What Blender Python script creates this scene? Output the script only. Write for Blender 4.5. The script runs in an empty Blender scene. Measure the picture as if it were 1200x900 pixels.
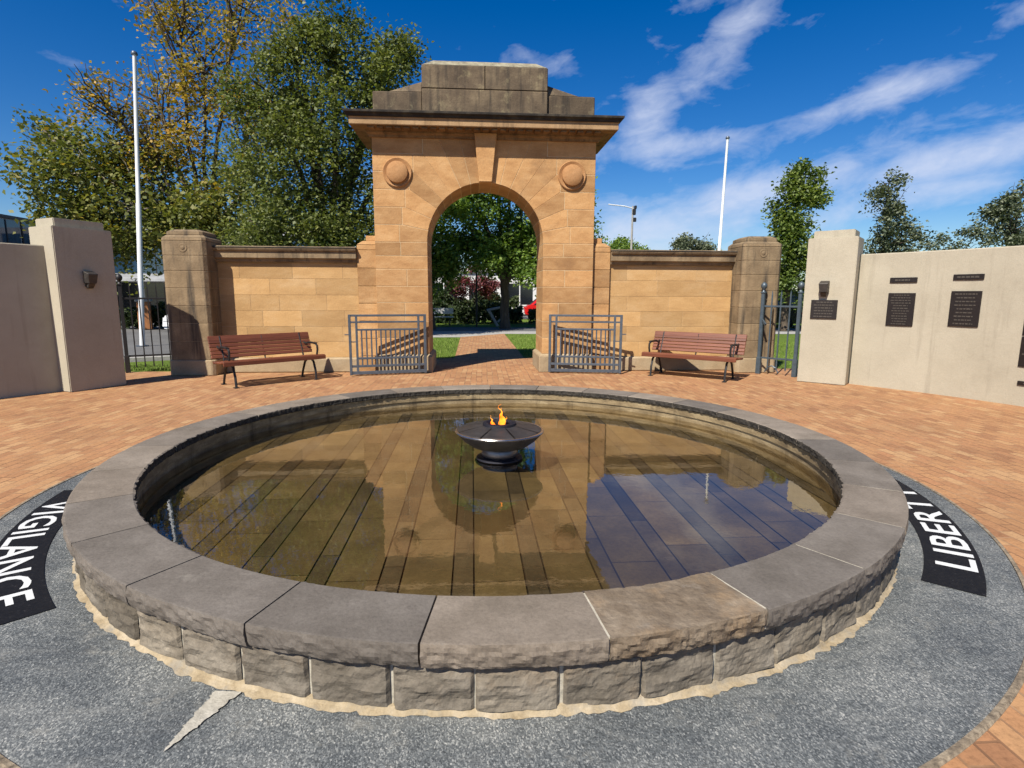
import bpy, bmesh, math, random
import numpy as np
from mathutils import Vector, Matrix, noise as mnoise
R = math.radians
PI = math.pi
random.seed(7)
rng = np.random.default_rng(11)
scene = bpy.context.scene
COL = scene.collection
AX = 0.08            # symmetry axis of the arch

# ------------------------------------------------------------------ helpers
def tag(o, label=None, cat=None, group=None, kind=None):
    if label: o['label'] = label
    if cat: o['category'] = cat
    if group: o['group'] = group
    if kind: o['kind'] = kind
    return o

def empty(name, loc=(0, 0, 0), rz=0.0, label=None, cat=None, group=None):
    o = bpy.data.objects.new(name, None)
    COL.objects.link(o)
    o.location = loc
    o.rotation_euler = (0, 0, rz)
    o.empty_display_size = .2
    return tag(o, label, cat, group)

def copy_tree(o, parent=None):
    c = o.copy()
    COL.objects.link(c)
    c.parent = parent
    for ch in list(o.children):
        copy_tree(ch, c)
    return c

class MB:
    """collects solids and builds ONE mesh object"""
    def __init__(s):
        s.v = []; s.f = []
    def add(s, verts, faces):
        b = len(s.v)
        s.v.extend([tuple(p) for p in verts])
        s.f.extend([tuple(b + i for i in f) for f in faces])
        return s
    def box(s, c, d, rz=0.0):
        x, y, z = d[0] / 2, d[1] / 2, d[2] / 2
        cs, sn = math.cos(rz), math.sin(rz)
        P = []
        for sz in (-1, 1):
            for sx, sy in ((-1, -1), (1, -1), (1, 1), (-1, 1)):
                px, py = sx * x, sy * y
                P.append((c[0] + px * cs - py * sn, c[1] + px * sn + py * cs, c[2] + sz * z))
        return s.add(P, [(3, 2, 1, 0), (4, 5, 6, 7), (0, 1, 5, 4), (1, 2, 6, 5), (2, 3, 7, 6), (3, 0, 4, 7)])
    def bx(s, x0, x1, y0, y1, z0, z1):
        return s.box(((x0 + x1) / 2, (y0 + y1) / 2, (z0 + z1) / 2), (x1 - x0, y1 - y0, z1 - z0))
    def bar(s, p, q, w, h, up=(0, 0, 1)):
        p, q = Vector(p), Vector(q)
        d = (q - p).normalized()
        u = Vector(up)
        if abs(d.dot(u)) > .98: u = Vector((0, 1, 0))
        r = d.cross(u).normalized(); t = r.cross(d).normalized()
        P = []
        for e in (p, q):
            for a, b in ((-1, -1), (1, -1), (1, 1), (-1, 1)):
                P.append(e + r * (a * w / 2) + t * (b * h / 2))
        return s.add(P, [(0, 1, 2, 3)[::-1], (4, 5, 6, 7), (0, 1, 5, 4), (1, 2, 6, 5), (2, 3, 7, 6), (3, 0, 4, 7)])
    def tube(s, path, rad, n=8, cap=True):
        path = [Vector(p) for p in path]
        if not hasattr(rad, '__len__'): rad = [rad] * len(path)
        P = []; F = []
        prev = None
        for i, p in enumerate(path):
            a = path[max(i - 1, 0)]; b = path[min(i + 1, len(path) - 1)]
            d = (b - a).normalized()
            if prev is None:
                u = Vector((0, 0, 1)) if abs(d.z) < .9 else Vector((1, 0, 0))
                r = d.cross(u).normalized()
            else:
                r = (prev - d * prev.dot(d)).normalized()
            prev = r
            t = d.cross(r)
            for k in range(n):
                an = 2 * PI * k / n
                P.append(p + (r * math.cos(an) + t * math.sin(an)) * rad[i])
        for i in range(len(path) - 1):
            for k in range(n):
                k2 = (k + 1) % n
                F.append((i * n + k, i * n + k2, (i + 1) * n + k2, (i + 1) * n + k))
        if cap:
            F.append(tuple(range(n))[::-1]); F.append(tuple((len(path) - 1) * n + k for k in range(n)))
        return s.add(P, F)
    def lathe(s, prof, n=48, c=(0, 0, 0), a0=0.0, a1=2 * PI):
        full = abs(a1 - a0 - 2 * PI) < 1e-6
        m = n if full else n + 1
        P = []; F = []
        for k in range(m):
            an = a0 + (a1 - a0) * k / n
            for r, z in prof:
                P.append((c[0] + r * math.cos(an), c[1] + r * math.sin(an), c[2] + z))
        L = len(prof)
        for k in range(n):
            k2 = (k + 1) % m
            for i in range(L - 1):
                F.append((k * L + i, k2 * L + i, k2 * L + i + 1, k * L + i + 1))
        return s.add(P, F)
    def prism(s, poly, a, b, axis='y'):
        """poly in (x,z) extruded in y, or (x,y) extruded in z, or (y,z) extruded in x"""
        n = len(poly)
        def at(p, t):
            return {'y': (p[0], t, p[1]), 'z': (p[0], p[1], t), 'x': (t, p[0], p[1])}[axis]
        P = [at(p, a) for p in poly] + [at(p, b) for p in poly]
        F = [tuple(range(n)), tuple(range(2 * n - 1, n - 1, -1))]
        for i in range(n):
            j = (i + 1) % n
            F.append((i, n + i, n + j, j))
        return s.add(P, F)
    def build(s, name, m, parent=None, bevel=0.0, smooth=False, seg=1):
        me = bpy.data.meshes.new(name)
        me.from_pydata([tuple(p) for p in s.v], [], s.f)
        bm = bmesh.new(); bm.from_mesh(me)
        bmesh.ops.recalc_face_normals(bm, faces=bm.faces)
        if bevel:
            ed = [e for e in bm.edges if len(e.link_faces) == 2 and e.calc_face_angle(0) > .5]
            bmesh.ops.bevel(bm, geom=ed, offset=bevel, segments=seg, affect='EDGES', clamp_overlap=True)
        bm.to_mesh(me); bm.free()
        if smooth:
            me.polygons.foreach_set('use_smooth', [True] * len(me.polygons))
            try: me.set_sharp_from_angle(angle=R(40))
            except Exception: pass
        me.materials.append(m)
        o = bpy.data.objects.new(name, me)
        COL.objects.link(o)
        if parent: o.parent = parent
        return o

# ------------------------------------------------------------------ node helpers
ALB = .74            # overall surface albedo trim against the exposure
class G:
    def __init__(s, name):
        s.m = bpy.data.materials.new(name); s.m.use_nodes = True
        s.t = s.m.node_tree
        s.t.nodes.clear()
        s.out = s.t.nodes.new('ShaderNodeOutputMaterial')
        s._co = None
    def n(s, typ, ins=None, **kw):
        nd = s.t.nodes.new('ShaderNode' + typ)
        for k, v in kw.items(): setattr(nd, k, v)
        for k, v in (ins or {}).items():
            sk = nd.inputs[k]
            if isinstance(v, bpy.types.NodeSocket): s.t.links.new(v, sk)
            elif isinstance(v, (tuple, list)) and len(v) == 3 and sk.type == 'RGBA': sk.default_value = (*v, 1)
            else: sk.default_value = v
        return nd
    def co(s):
        if s._co is None: s._co = s.n('TexCoord').outputs['Object']
        return s._co
    def mapped(s, scale=(1, 1, 1), rot=(0, 0, 0), loc=(0, 0, 0)):
        return s.n('Mapping', {'Vector': s.co(), 'Scale': scale, 'Rotation': rot, 'Location': loc}).outputs[0]
    def noise(s, scale, detail=4, rough=.6, vec=None, dist=0):
        return s.n('TexNoise', {'Vector': vec or s.co(), 'Scale': scale, 'Detail': detail, 'Roughness': rough, 'Distortion': dist}).outputs['Fac']
    def ramp(s, fac, stops):
        nd = s.n('ValToRGB', {'Fac': fac})
        e = nd.color_ramp.elements
        while len(e) > 1: e.remove(e[-1])
        e[0].position = stops[0][0]; e[0].color = (*stops[0][1], 1)
        for p, c in stops[1:]:
            x = e.new(p); x.color = (*c, 1)
        return nd.outputs[0]
    def fr(s, fac, lo, hi, a=0.0, b=1.0):
        return s.n('MapRange', {'Value': fac, 'From Min': lo, 'From Max': hi, 'To Min': a, 'To Max': b}).outputs[0]
    def mix(s, fac, a, b, mode='MIX'):
        nd = s.n('Mix', data_type='RGBA', blend_type=mode)
        for i, v in ((0, fac), (6, a), (7, b)):
            sk = nd.inputs[i]
            if isinstance(v, bpy.types.NodeSocket): s.t.links.new(v, sk)
            elif isinstance(v, (tuple, list)): sk.default_value = (*v[:3], 1)
            else: sk.default_value = v
        return nd.outputs[2]
    def math(s, op, a, b=0.0):
        nd = s.n('Math', operation=op)
        for i, v in ((0, a), (1, b)):
            if isinstance(v, bpy.types.NodeSocket): s.t.links.new(v, nd.inputs[i])
            else: nd.inputs[i].default_value = v
        return nd.outputs[0]
    def val(s, col, v):
        return s.n('HueSaturation', {'Color': col, 'Value': v}).outputs[0]
    def bump(s, h, strength, dist=.02, normal=None):
        i = {'Height': h, 'Strength': strength, 'Distance': dist}
        if normal: i['Normal'] = normal
        return s.n('Bump', i).outputs[0]
    def pbr(s, col, rough=.7, metal=0.0, bump=None, spec=.5, **kw):
        col = s.mix(1.0, col, (ALB, ALB, ALB), 'MULTIPLY')
        i = {'Base Color': col, 'Roughness': rough, 'Metallic': metal, 'Specular IOR Level': spec}
        i.update(kw)
        if bump: i['Normal'] = bump
        b = s.n('BsdfPrincipled', i)
        s.t.links.new(b.outputs[0], s.out.inputs[0])
        return s.m

def plain(name, col, rough=.6, metal=0.0, var=.15, scale=8, bump=.05, spec=.5):
    g = G(name)
    n = g.noise(scale, 5)
    c = g.val(col, g.fr(n, .3, .7, 1 - var, 1 + var)) if False else g.mix(1.0, col, g.ramp(n, [(.3, (1 - var,) * 3), (.7, (1 + var,) * 3)]), 'MULTIPLY')
    return g.pbr(c, g.fr(g.noise(scale * 3), .3, .7, rough * .85, min(1, rough * 1.15)), metal, g.bump(g.noise(scale * 8), bump), spec)

def stone(name, dark, mid, light, scale=2.5, island=.15, bump=.35, fine=60, rough=.85, streak=None, blotch=None, objrand=0.0, stretch=(1, 1, 1)):
    g = G(name)
    n = g.noise(scale, 8, .62, g.mapped(stretch))
    c = g.ramp(n, [(.28, dark), (.5, mid), (.74, light)])
    if island:
        r = g.n('NewGeometry').outputs['Random Per Island']
        c = g.mix(1.0, c, g.ramp(r, [(0, (1 - island, 1 - island * 1.05, 1 - island * 1.15)), (.5, (1, 1, 1)), (1, (1 + island, 1 + island * .9, 1 + island * .7))]), 'MULTIPLY')
    if objrand:
        r = g.n('ObjectInfo').outputs['Random']
        c = g.mix(1.0, c, g.ramp(r, [(0, (1 - objrand, 1 - objrand, 1 - objrand * .93)), (.35, (1 - objrand * .3, 1 - objrand * .3, 1 - objrand * .22)), (.6, (1.06, 1, .95)), (1, (1 + objrand, 1 + objrand * .88, 1 + objrand * .78))]), 'MULTIPLY')
    f = g.noise(fine, 3, .7)
    c = g.mix(1.0, c, g.ramp(f, [(.25, (.78,) * 3), (.5, (1, 1, 1)), (.75, (1.15,) * 3)]), 'MULTIPLY')
    if streak:
        col, lo, hi, amt = streak
        sn = g.noise(1.0, 6, .65, g.mapped((7, 7, .55)))
        c = g.mix(g.fr(sn, lo, hi, 0, amt), c, col)
    if blotch:
        col, sc, lo, hi, amt = blotch
        bn = g.noise(sc, 7, .7, g.mapped(loc=(3.1, 1.7, .4)))
        c = g.mix(g.fr(bn, lo, hi, 0, amt), c, col)
    h = g.math('ADD', g.noise(fine * .5, 5, .7), g.math('MULTIPLY', g.noise(fine * .12, 4), 1.5))
    return g.pbr(c, rough, 0, g.bump(h, bump, .012), .3)

M = {}
SAND = dict(dark=(.39, .205, .082), mid=(.50, .285, .122), light=(.60, .375, .18))
M['sand'] = stone('sandstone_blocks', **SAND, scale=2.1, island=.22, bump=.45, stretch=(1, 1, 2.4), blotch=((.25, .14, .068), 1.7, .53, .76, .6))
M['roundel'] = stone('red_sandstone_roundel', (.37, .185, .075), (.46, .24, .10), (.53, .30, .14), scale=3, island=0, bump=.3)
M['sandwall'] = stone('sandstone_ashlar_pale', (.46, .275, .115), (.54, .335, .145), (.60, .40, .20), scale=2.0, island=.16, bump=.35, stretch=(1, 1, 2.6), blotch=((.36, .20, .09), 1.6, .56, .8, .55))
M['sandgrey'] = stone('weathered_sandstone', (.15, .105, .06), (.25, .18, .105), (.38, .28, .165), scale=2.2, island=.12, bump=.5, streak=((.05, .042, .034), .50, .68, .85), blotch=((.40, .33, .2), 2.6, .62, .8, .5))
M['sanddark'] = stone('blackened_sandstone', (.078, .056, .037), (.13, .096, .062), (.22, .168, .105), scale=2.6, island=.15, bump=.5, streak=((.03, .026, .022), .5, .68, .85), blotch=((.36, .30, .17), 3.2, .55, .74, .7))
M['crust'] = stone('black_crust', (.018, .016, .014), (.035, .03, .025), (.10, .085, .06), scale=4, island=.05, bump=.5)
M['cornice'] = stone('cornice_stone', (.30, .19, .095), (.42, .27, .14), (.50, .34, .19), scale=2.6, island=.0, bump=.3, streak=((.10, .07, .045), .55, .75, .75))
M['plinth'] = stone('grey_plinth_stone', (.28, .21, .13), (.38, .29, .18), (.45, .36, .24), scale=2, island=.1, bump=.4)
M['joint'] = stone('pale_lime_mortar', (.52, .38, .22), (.62, .47, .28), (.68, .53, .34), scale=9, island=0, bump=.3)
M['render'] = stone('cream_render', (.44, .395, .30), (.49, .442, .34), (.54, .49, .38), scale=1.3, island=0, bump=.2, fine=130, blotch=((.30, .262, .195), 1.1, .52, .78, .5), streak=((.27, .235, .175), .56, .76, .45))
M['cope'] = stone('bluestone_coping', (.150, .130, .104), (.205, .180, .148), (.275, .245, .205), scale=3.2, island=0, bump=.3, fine=75, objrand=.34, rough=.75, blotch=((.36, .33, .28), 9, .60, .78, .4))
M['cope_rough'] = stone('rough_brown_bluestone', (.13, .095, .062), (.20, .155, .108), (.30, .245, .18), scale=7, island=0, bump=.8, fine=45, rough=.85, blotch=((.33, .22, .12), 5, .52, .72, .6), streak=((.36, .33, .29), .60, .72, .35))
M['block'] = stone('rock_faced_bluestone', (.115, .098, .074), (.185, .160, .126), (.28, .248, .20), scale=6.5, island=.30, bump=.6, fine=55, blotch=((.24, .165, .095), 3, .58, .75, .5))
M['mortar'] = stone('cream_mortar', (.27, .205, .12), (.40, .32, .205), (.52, .44, .32), scale=9, island=0, bump=.6, blotch=((.30, .285, .25), 6, .5, .7, .75))
M['palemortar'] = stone('pale_joint_mortar', (.36, .335, .28), (.46, .435, .37), (.55, .525, .46), scale=9, island=0, bump=.6)
M['mortarline'] = stone('white_pointing', (.40, .36, .28), (.50, .46, .37), (.6, .56, .46), scale=14, island=0, bump=.4)
M['floor_wide'] = stone('pool_floor_slab', (.082, .064, .034), (.125, .099, .054), (.19, .152, .088), scale=2.4, island=.30, bump=.15, fine=40, blotch=((.13, .10, .05), 1.6, .55, .78, .55))
M['floor_strip'] = stone('pool_floor_strip', (.050, .041, .028), (.084, .069, .046), (.128, .105, .07), scale=2.4, island=.42, bump=.15, fine=40)
M['iw'] = stone('pool_inner_wall', (.13, .093, .048), (.25, .185, .10), (.42, .33, .19), scale=4, island=0, bump=.6, stretch=(1, 1, 4), streak=((.05, .035, .02), .55, .7, .6))
M['darkedge'] = stone('black_inner_edge', (.018, .016, .013), (.035, .03, .024), (.085, .072, .055), scale=18, island=0, bump=.8)  # near-black tone for the inner faces of the coping
M['void'] = plain('dark_joint_silt', (.02, .015, .01), .9)
M['wood'] = None

# granite apron -----------------------------------------------------
g = G('flamed_granite')
v = g.n('TexVoronoi', {'Vector': g.mapped((1, .62, 1), (0, 0, .5)), 'Scale': 215.0}).outputs
vc = g.n('SeparateColor', {'Color': v['Color']}).outputs[0]
fine = g.ramp(vc, [(.0, (.070, .079, .085)), (.4, (.118, .132, .139)), (.7, (.172, .188, .194)), (.9, (.265, .28, .278)), (1, (.38, .39, .38))])
big = g.noise(2.2, 6, .65)
c = g.mix(1.0, fine, g.ramp(big, [(.3, (.66, .68, .71)), (.5, (1, 1, .99)), (.7, (1.6, 1.54, 1.46))]), 'MULTIPLY')
st = g.noise(1.0, 6, .7, g.mapped((2.0, 9, 1), (0, 0, -.6)))
c = g.mix(g.fr(st, .50, .74, 0, .46), c, (.33, .335, .315))
st2 = g.noise(5.5, 6, .75)
c = g.mix(g.fr(st2, .57, .72, 0, .55), c, (.36, .35, .31))
h = g.math('ADD', g.noise(95, 3, .7), vc)
M['granite'] = g.pbr(c, .62, 0, g.bump(h, .9, .008), .4)

g = G('polished_black_granite')
c = g.ramp(g.noise(60, 3, .8), [(.35, (.006, .006, .007)), (.66, (.014, .014, .015)), (.74, (.12, .12, .12))])
c = g.mix(g.fr(g.noise(6, 8, .8), .62, .66, 0, .22), c, (.2, .2, .19))
M['black'] = g.pbr(c, .6, 0, g.bump(g.noise(80), .3, .004), .2)
M['letter'] = plain('white_letter_inlay', (.72, .74, .74), .6, var=.06)

# brick pavers ------------------------------------------------------
g = G('terracotta_pavers')
vec = g.mapped((1, 1, 1), (0, 0, R(91)))
wob = g.n('TexNoise', {'Vector': g.co(), 'Scale': 1.6, 'Detail': 2.0}).outputs['Color']
vec = g.n('VectorMath', {0: vec, 1: g.n('VectorMath', {0: wob, 1: (.035, .035, 0)}, operation='MULTIPLY').outputs[0]}, operation='ADD').outputs[0]
def brick(c1, c2, cm, mort=.006):
    b = g.n('TexBrick', {'Vector': vec, 'Color1': c1, 'Color2': c2, 'Mortar': cm, 'Scale': 1.0, 'Mortar Size': mort,
                         'Mortar Smooth': .25, 'Brick Width': .205, 'Row Height': .102, 'Bias': 0.0})
    return b
b = brick((0, 0, 0), (1, 1, 1), (.5, .5, .5))
rnd = b.outputs['Color']
pal = g.ramp(rnd, [(.0, (.335, .165, .08)), (.2, (.415, .215, .10)), (.42, (.45, .24, .11)), (.6, (.415, .205, .098)), (.82, (.47, .265, .125)), (1, (.50, .30, .148))])
pal = g.mix(1.0, pal, g.ramp(g.noise(35, 5, .75), [(.25, (.58, .56, .54)), (.5, (1, 1, 1)), (.75, (1.22, 1.20, 1.18))]), 'MULTIPLY')
pal = g.mix(1.0, pal, g.ramp(g.noise(.9, 5, .65), [(.3, (.80, .79, .80)), (.5, (1, 1, 1)), (.7, (1.1, 1.1, 1.1))]), 'MULTIPLY')
row = g.n('TexBrick', {'Vector': vec, 'Color1': (0, 0, 0), 'Color2': (0, 0, 0), 'Mortar': (1, 1, 1), 'Scale': 1.0, 'Mortar Size': .007,
                       'Mortar Smooth': .4, 'Brick Width': 60.0, 'Row Height': .408, 'Bias': 0.0}).outputs['Color']
pal = g.mix(g.math('MULTIPLY', row, .7), pal, (.10, .05, .028))
joint = g.mix(g.fr(g.noise(3, 4), .4, .6), (.20, .105, .055), (.40, .25, .14))
c = g.mix(g.math('MULTIPLY', b.outputs['Fac'], .8), pal, joint)
h = g.math('SUBTRACT', g.math('MULTIPLY', g.noise(70, 4, .7), .5), b.outputs['Fac'])
M['pavers'] = g.pbr(c, .85, 0, g.bump(h, .5, .006), .3)

g = G('lawn_turf')
c = g.ramp(g.noise(45, 5, .8), [(.3, (.085, .15, .02)), (.5, (.145, .235, .032)), (.72, (.24, .31, .07))])
c = g.mix(1.0, c, g.ramp(g.noise(.7, 4), [(.3, (.75, .75, .7)), (.7, (1.2, 1.15, 1))]), 'MULTIPLY')
M['lawn'] = g.pbr(c, .9, 0, g.bump(g.noise(120, 4, .8), 1.0, .03), .2)
g = G('grass_blades')
r = g.n('NewGeometry').outputs['Random Per Island']
c = g.ramp(r, [(0, (.10, .175, .022)), (.5, (.17, .27, .04)), (1, (.28, .34, .09))])
M['blade'] = g.pbr(c, .7, 0, None, .2)
g = G('worn_asphalt')
c = g.ramp(g.noise(180, 3, .8), [(.3, (.10, .10, .105)), (.5, (.15, .15, .15)), (.7, (.22, .22, .215))])
c = g.mix(1.0, c, g.ramp(g.noise(.5, 5), [(.3, (.8, .8, .8)), (.7, (1.15, 1.15, 1.15))]), 'MULTIPLY')
M['asphalt'] = g.pbr(c, .9, 0, g.bump(g.noise(150), .5, .006), .3)
M['concrete'] = stone('pale_concrete', (.33, .32, .30), (.41, .40, .375), (.48, .47, .44), scale=2, island=0, bump=.3)
M['earth'] = stone('far_ground', (.06, .08, .03), (.09, .11, .045), (.13, .14, .06), scale=.3, island=0, bump=.2)

# metals etc.
M['gate'] = plain('blue_grey_gate_paint', (.115, .138, .168), .42, 0.35, .18, 14, .08)
M['iron'] = plain('blue_grey_iron', (.085, .115, .14), .45, .3, .2, 14, .1)
M['castiron'] = plain('black_cast_iron', (.022, .021, .022), .5, .2, .2, 20, .15)
M['whitepaint'] = plain('white_pole_paint', (.78, .80, .80), .45, 0, .06, 4, .02)
M['lamp'] = plain('bronze_lamp_housing', (.075, .068, .062), .5, .5, .2, 20, .1)
M['bronze'] = plain('dark_bronze_plaque', (.022, .016, .014), .5, .25, .25, 30, .1)
M['relief'] = plain('worn_bronze_lettering', (.12, .105, .085), .5, .4, .2, 30, .1)
M['steel'] = plain('brushed_bowl_steel', (.30, .27, .255), .36, .9, .2, 9, .06)
M['bright'] = plain('polished_bowl_steel', (.50, .48, .46), .24, .95, .15, 9, .04)
M['bowl'] = plain('dark_steel_bowl', (.085, .078, .074), .5, .6, .3, 9, .08)
M['char'] = plain('charred_burner', (.02, .02, .03), .6, .5, .3, 30, .3)
M['glass'] = plain('dark_blue_glazing', (.02, .05, .09), .08, .0, .3, 1, .0, .9)
M['darkglass'] = plain('black_shop_glass', (.012, .014, .018), .12, 0, .3, 1, 0, .8)
M['whitewall'] = stone('white_painted_wall', (.68, .68, .67), (.76, .76, .75), (.82, .82, .81), scale=1, island=0, bump=.1)
M['greywall'] = stone('grey_fascia', (.34, .35, .36), (.42, .43, .44), (.5, .51, .52), scale=1, island=0, bump=.1)
M['brickwall'] = plain('orange_planter_brick', (.42, .17, .06), .8, 0, .25, 6, .3)
M['tyre'] = plain('tyre_rubber', (.012, .012, .012), .8)
M['red'] = plain('red_car_paint', (.62, .012, .012), .25, 0, .05, 3, 0, .6)
M['white'] = plain('white_car_paint', (.75, .76, .76), .25, 0, .04, 3, 0, .6)
M['navy'] = plain('dark_car_paint', (.02, .022, .026), .25, .2, .1, 3, 0, .6)
M['bark'] = stone('tree_bark', (.05, .038, .026), (.10, .078, .055), (.17, .135, .10), scale=5, island=0, bump=.9, stretch=(2, 2, .5))
M['palebark'] = stone('pale_plane_bark', (.17, .14, .10), (.30, .26, .2), (.42, .38, .30), scale=4, island=0, bump=.6)
M['hedge'] = None

g = G('jarrah_slats')
r = g.n('NewGeometry').outputs['Random Per Island']
gr = g.noise(1.0, 6, .7, g.mapped((2.5, 60, 60)))
c = g.ramp(gr, [(.3, (.12, .036, .018)), (.5, (.18, .056, .027)), (.7, (.25, .086, .043))])
c = g.mix(1.0, c, g.ramp(r, [(0, (.78, .75, .72)), (1, (1.2, 1.2, 1.2))]), 'MULTIPLY')
M['wood'] = g.pbr(c, .48, 0, g.bump(gr, .25, .004), .4)

def leaf_mat(name, stops, transl=.35, sc=.6, rough=.55):
    g = G(name)
    r = g.n('NewGeometry').outputs['Random Per Island']
    n = g.noise(sc, 3)
    f = g.math('ADD', g.math('MULTIPLY', r, .6), g.fr(n, .3, .7, 0, .4))
    c = g.ramp(f, stops)
    p = g.n('BsdfPrincipled', {'Base Color': c, 'Roughness': rough, 'Specular IOR Level': .35})
    t = g.n('BsdfTranslucent', {'Color': g.mix(1.0, c, (1.25, 1.3, .6), 'MULTIPLY')})
    mx = g.n('MixShader', {0: transl, 1: p.outputs[0], 2: t.outputs[0]})
    g.t.links.new(mx.outputs[0], g.out.inputs[0])
    return g.m
M['leaf_green'] = leaf_mat('broadleaf_green', [(0, (0.052, 0.074, 0.021)), (.45, (0.110, 0.138, 0.039)), (.8, (0.177, 0.198, 0.060)), (1, (0.256, 0.248, 0.074))])
M['leaf_plane'] = leaf_mat('plane_leaf_turning', [(0, (.066, .086, .022)), (.45, (.12, .142, .034)), (.74, (.19, .185, .04)), (.9, (.33, .25, .035)), (1, (.36, .17, .025))])
M['leaf_gold'] = leaf_mat('plane_leaf_gold', [(0, (.11, .12, .032)), (.35, (.19, .17, .04)), (.65, (.34, .23, .035)), (.88, (.46, .27, .03)), (1, (.36, .15, .025))])
M['leaf_poplar'] = leaf_mat('poplar_leaf', [(0, (0.052, 0.088, 0.021)), (.5, (0.115, 0.168, 0.035)), (1, (0.231, 0.265, 0.062))])
M['leaf_gum'] = leaf_mat('gum_leaf', [(0, (0.052, 0.074, 0.046)), (.5, (0.110, 0.133, 0.079)), (1, (0.195, 0.212, 0.133))], .2)
M['leaf_arch'] = leaf_mat('park_tree_leaf', [(0, (0.053, 0.096, 0.023)), (.5, (0.132, 0.216, 0.043)), (1, (0.286, 0.382, 0.070))], .4)
M['leaf_plum'] = leaf_mat('purple_plum_leaf', [(0, (0.069, 0.023, 0.027)), (.5, (0.166, 0.047, 0.055)), (1, (0.293, 0.097, 0.088))], .25)
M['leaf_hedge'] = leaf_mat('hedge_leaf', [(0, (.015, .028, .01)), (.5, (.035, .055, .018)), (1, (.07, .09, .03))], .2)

g = G('flame_fire')
lw = g.n('TexNoise', {'Vector': g.co(), 'Scale': 14.0, 'Detail': 3.0}).outputs['Fac']
em = g.n('Emission', {'Color': g.ramp(lw, [(.3, (1, .10, .005)), (.52, (1, .27, .02)), (.72, (1, .55, .10))]), 'Strength': 1.9})
tr = g.n('BsdfTransparent')
lwt = g.n('LayerWeight', {'Blend': .5}).outputs['Facing']
mx = g.n('MixShader', {0: g.math('MULTIPLY', g.fr(lwt, .15, .95, 1, 0), g.fr(g.noise(32, 4), .32, .6, .35, 1)), 1: tr.outputs[0], 2: em.outputs[0]})
g.t.links.new(mx.outputs[0], g.out.inputs[0]); M['flame'] = g.m

g = G('still_water')
h = g.math('ADD', g.noise(5, 3, .5), g.math('MULTIPLY', g.noise(26, 2), .15))
nrm = g.bump(h, .035, .02)
dt = g.n('VectorMath', {0: nrm, 1: g.n('NewGeometry').outputs['Incoming']}, operation='DOT_PRODUCT').outputs['Value']
fres = g.math('ADD', .12, g.math('MULTIPLY', g.math('POWER', g.math('SUBTRACT', 1.0, g.math('ABSOLUTE', dt)), 5.0), .86))
tr = g.n('BsdfTransparent', {'Color': (.88, .81, .65)})
gl = g.n('BsdfGlossy', {'Color': (1, 1, 1), 'Roughness': .0, 'Normal': nrm})
mx = g.n('MixShader', {0: fres, 1: tr.outputs[0], 2: gl.outputs[0]})
g.t.links.new(mx.outputs[0], g.out.inputs[0]); M['water'] = g.m

# ------------------------------------------------------------------ camera
cam = bpy.data.cameras.new('camera'); co = bpy.data.objects.new('camera', cam)
COL.objects.link(co)
cam.sensor_width = 36; cam.lens = 36 * 665 / 1200
cam.clip_start = .05; cam.clip_end = 3000
rt = Vector((0.9976012, -0.0690920, 0.0042545)); fw = Vector((0.0689185, 0.9855799, -0.1545395)); up = Vector((0.0064843, 0.1544620, 0.9879775))
mw = Matrix((( rt.x, up.x, -fw.x, -0.1929030), (rt.y, up.y, -fw.y, -4.8571051), (rt.z, up.z, -fw.z, 1.5541563), (0, 0, 0, 1)))
co.matrix_world = mw
scene.camera = co

# ------------------------------------------------------------------ light and sky
SUN_AZ, SUN_EL = 35.0, 48.5      # direction the light travels (from +Y towards +X), elevation
tv = Vector((math.sin(R(SUN_AZ)) * math.cos(R(SUN_EL)), math.cos(R(SUN_AZ)) * math.cos(R(SUN_EL)), -math.sin(R(SUN_EL))))
sl = bpy.data.lights.new('sun', 'SUN'); sl.energy = 5.0; sl.angle = R(.5); sl.color = (1, .93, .82)
so = bpy.data.objects.new('sun', sl); COL.objects.link(so)
so.rotation_euler = tv.to_track_quat('-Z', 'Y').to_euler()
so.location = (-10, -10, 20)

w = bpy.data.worlds.new('World'); scene.world = w; w.use_nodes = True
g = G.__new__(G); g.m = None; g.t = w.node_tree; g.t.nodes.clear(); g._co = None
wo = g.n('OutputWorld'); bg = g.n('Background', {'Strength': .0455})
g.t.links.new(bg.outputs[0], wo.inputs[0])
sky = g.n('TexSky', sky_type='NISHITA', sun_disc=False, sun_elevation=R(SUN_EL), sun_rotation=math.atan2(-tv.x, -tv.y), altitude=300, air_density=1.0, dust_density=.25, ozone_density=4.0)
skyc = g.n('HueSaturation', {'Color': sky.outputs[0], 'Saturation': 1.42, 'Value': 1.42, 'Hue': .511}).outputs[0]
dirv = g.n('TexCoord').outputs['Generated']
sep = g.n('SeparateXYZ', {0: dirv}).outputs
deg = 180 / PI
az = g.math('MULTIPLY', g.math('ARCTAN2', sep[0], sep[1]), deg)
el = g.math('MULTIPLY', g.math('ARCSINE', sep[2]), deg)
# wispy noise in direction space, stretched along the streaks
uvw = g.n('CombineXYZ', {0: g.math('ADD', g.math('MULTIPLY', az, .058), g.math('MULTIPLY', el, .035)), 1: g.math('SUBTRACT', g.math('MULTIPLY', el, .125), g.math('MULTIPLY', az, .032)), 2: 0.0}).outputs[0]
wisp = g.n('TexNoise', {'Vector': uvw, 'Scale': 3.2, 'Detail': 7.0, 'Roughness': .56, 'Distortion': .6}).outputs['Fac']
wisp2 = g.n('TexNoise', {'Vector': uvw, 'Scale': 11.0, 'Detail': 6.0, 'Roughness': .6, 'Distortion': .4}).outputs['Fac']
dens = None
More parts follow.
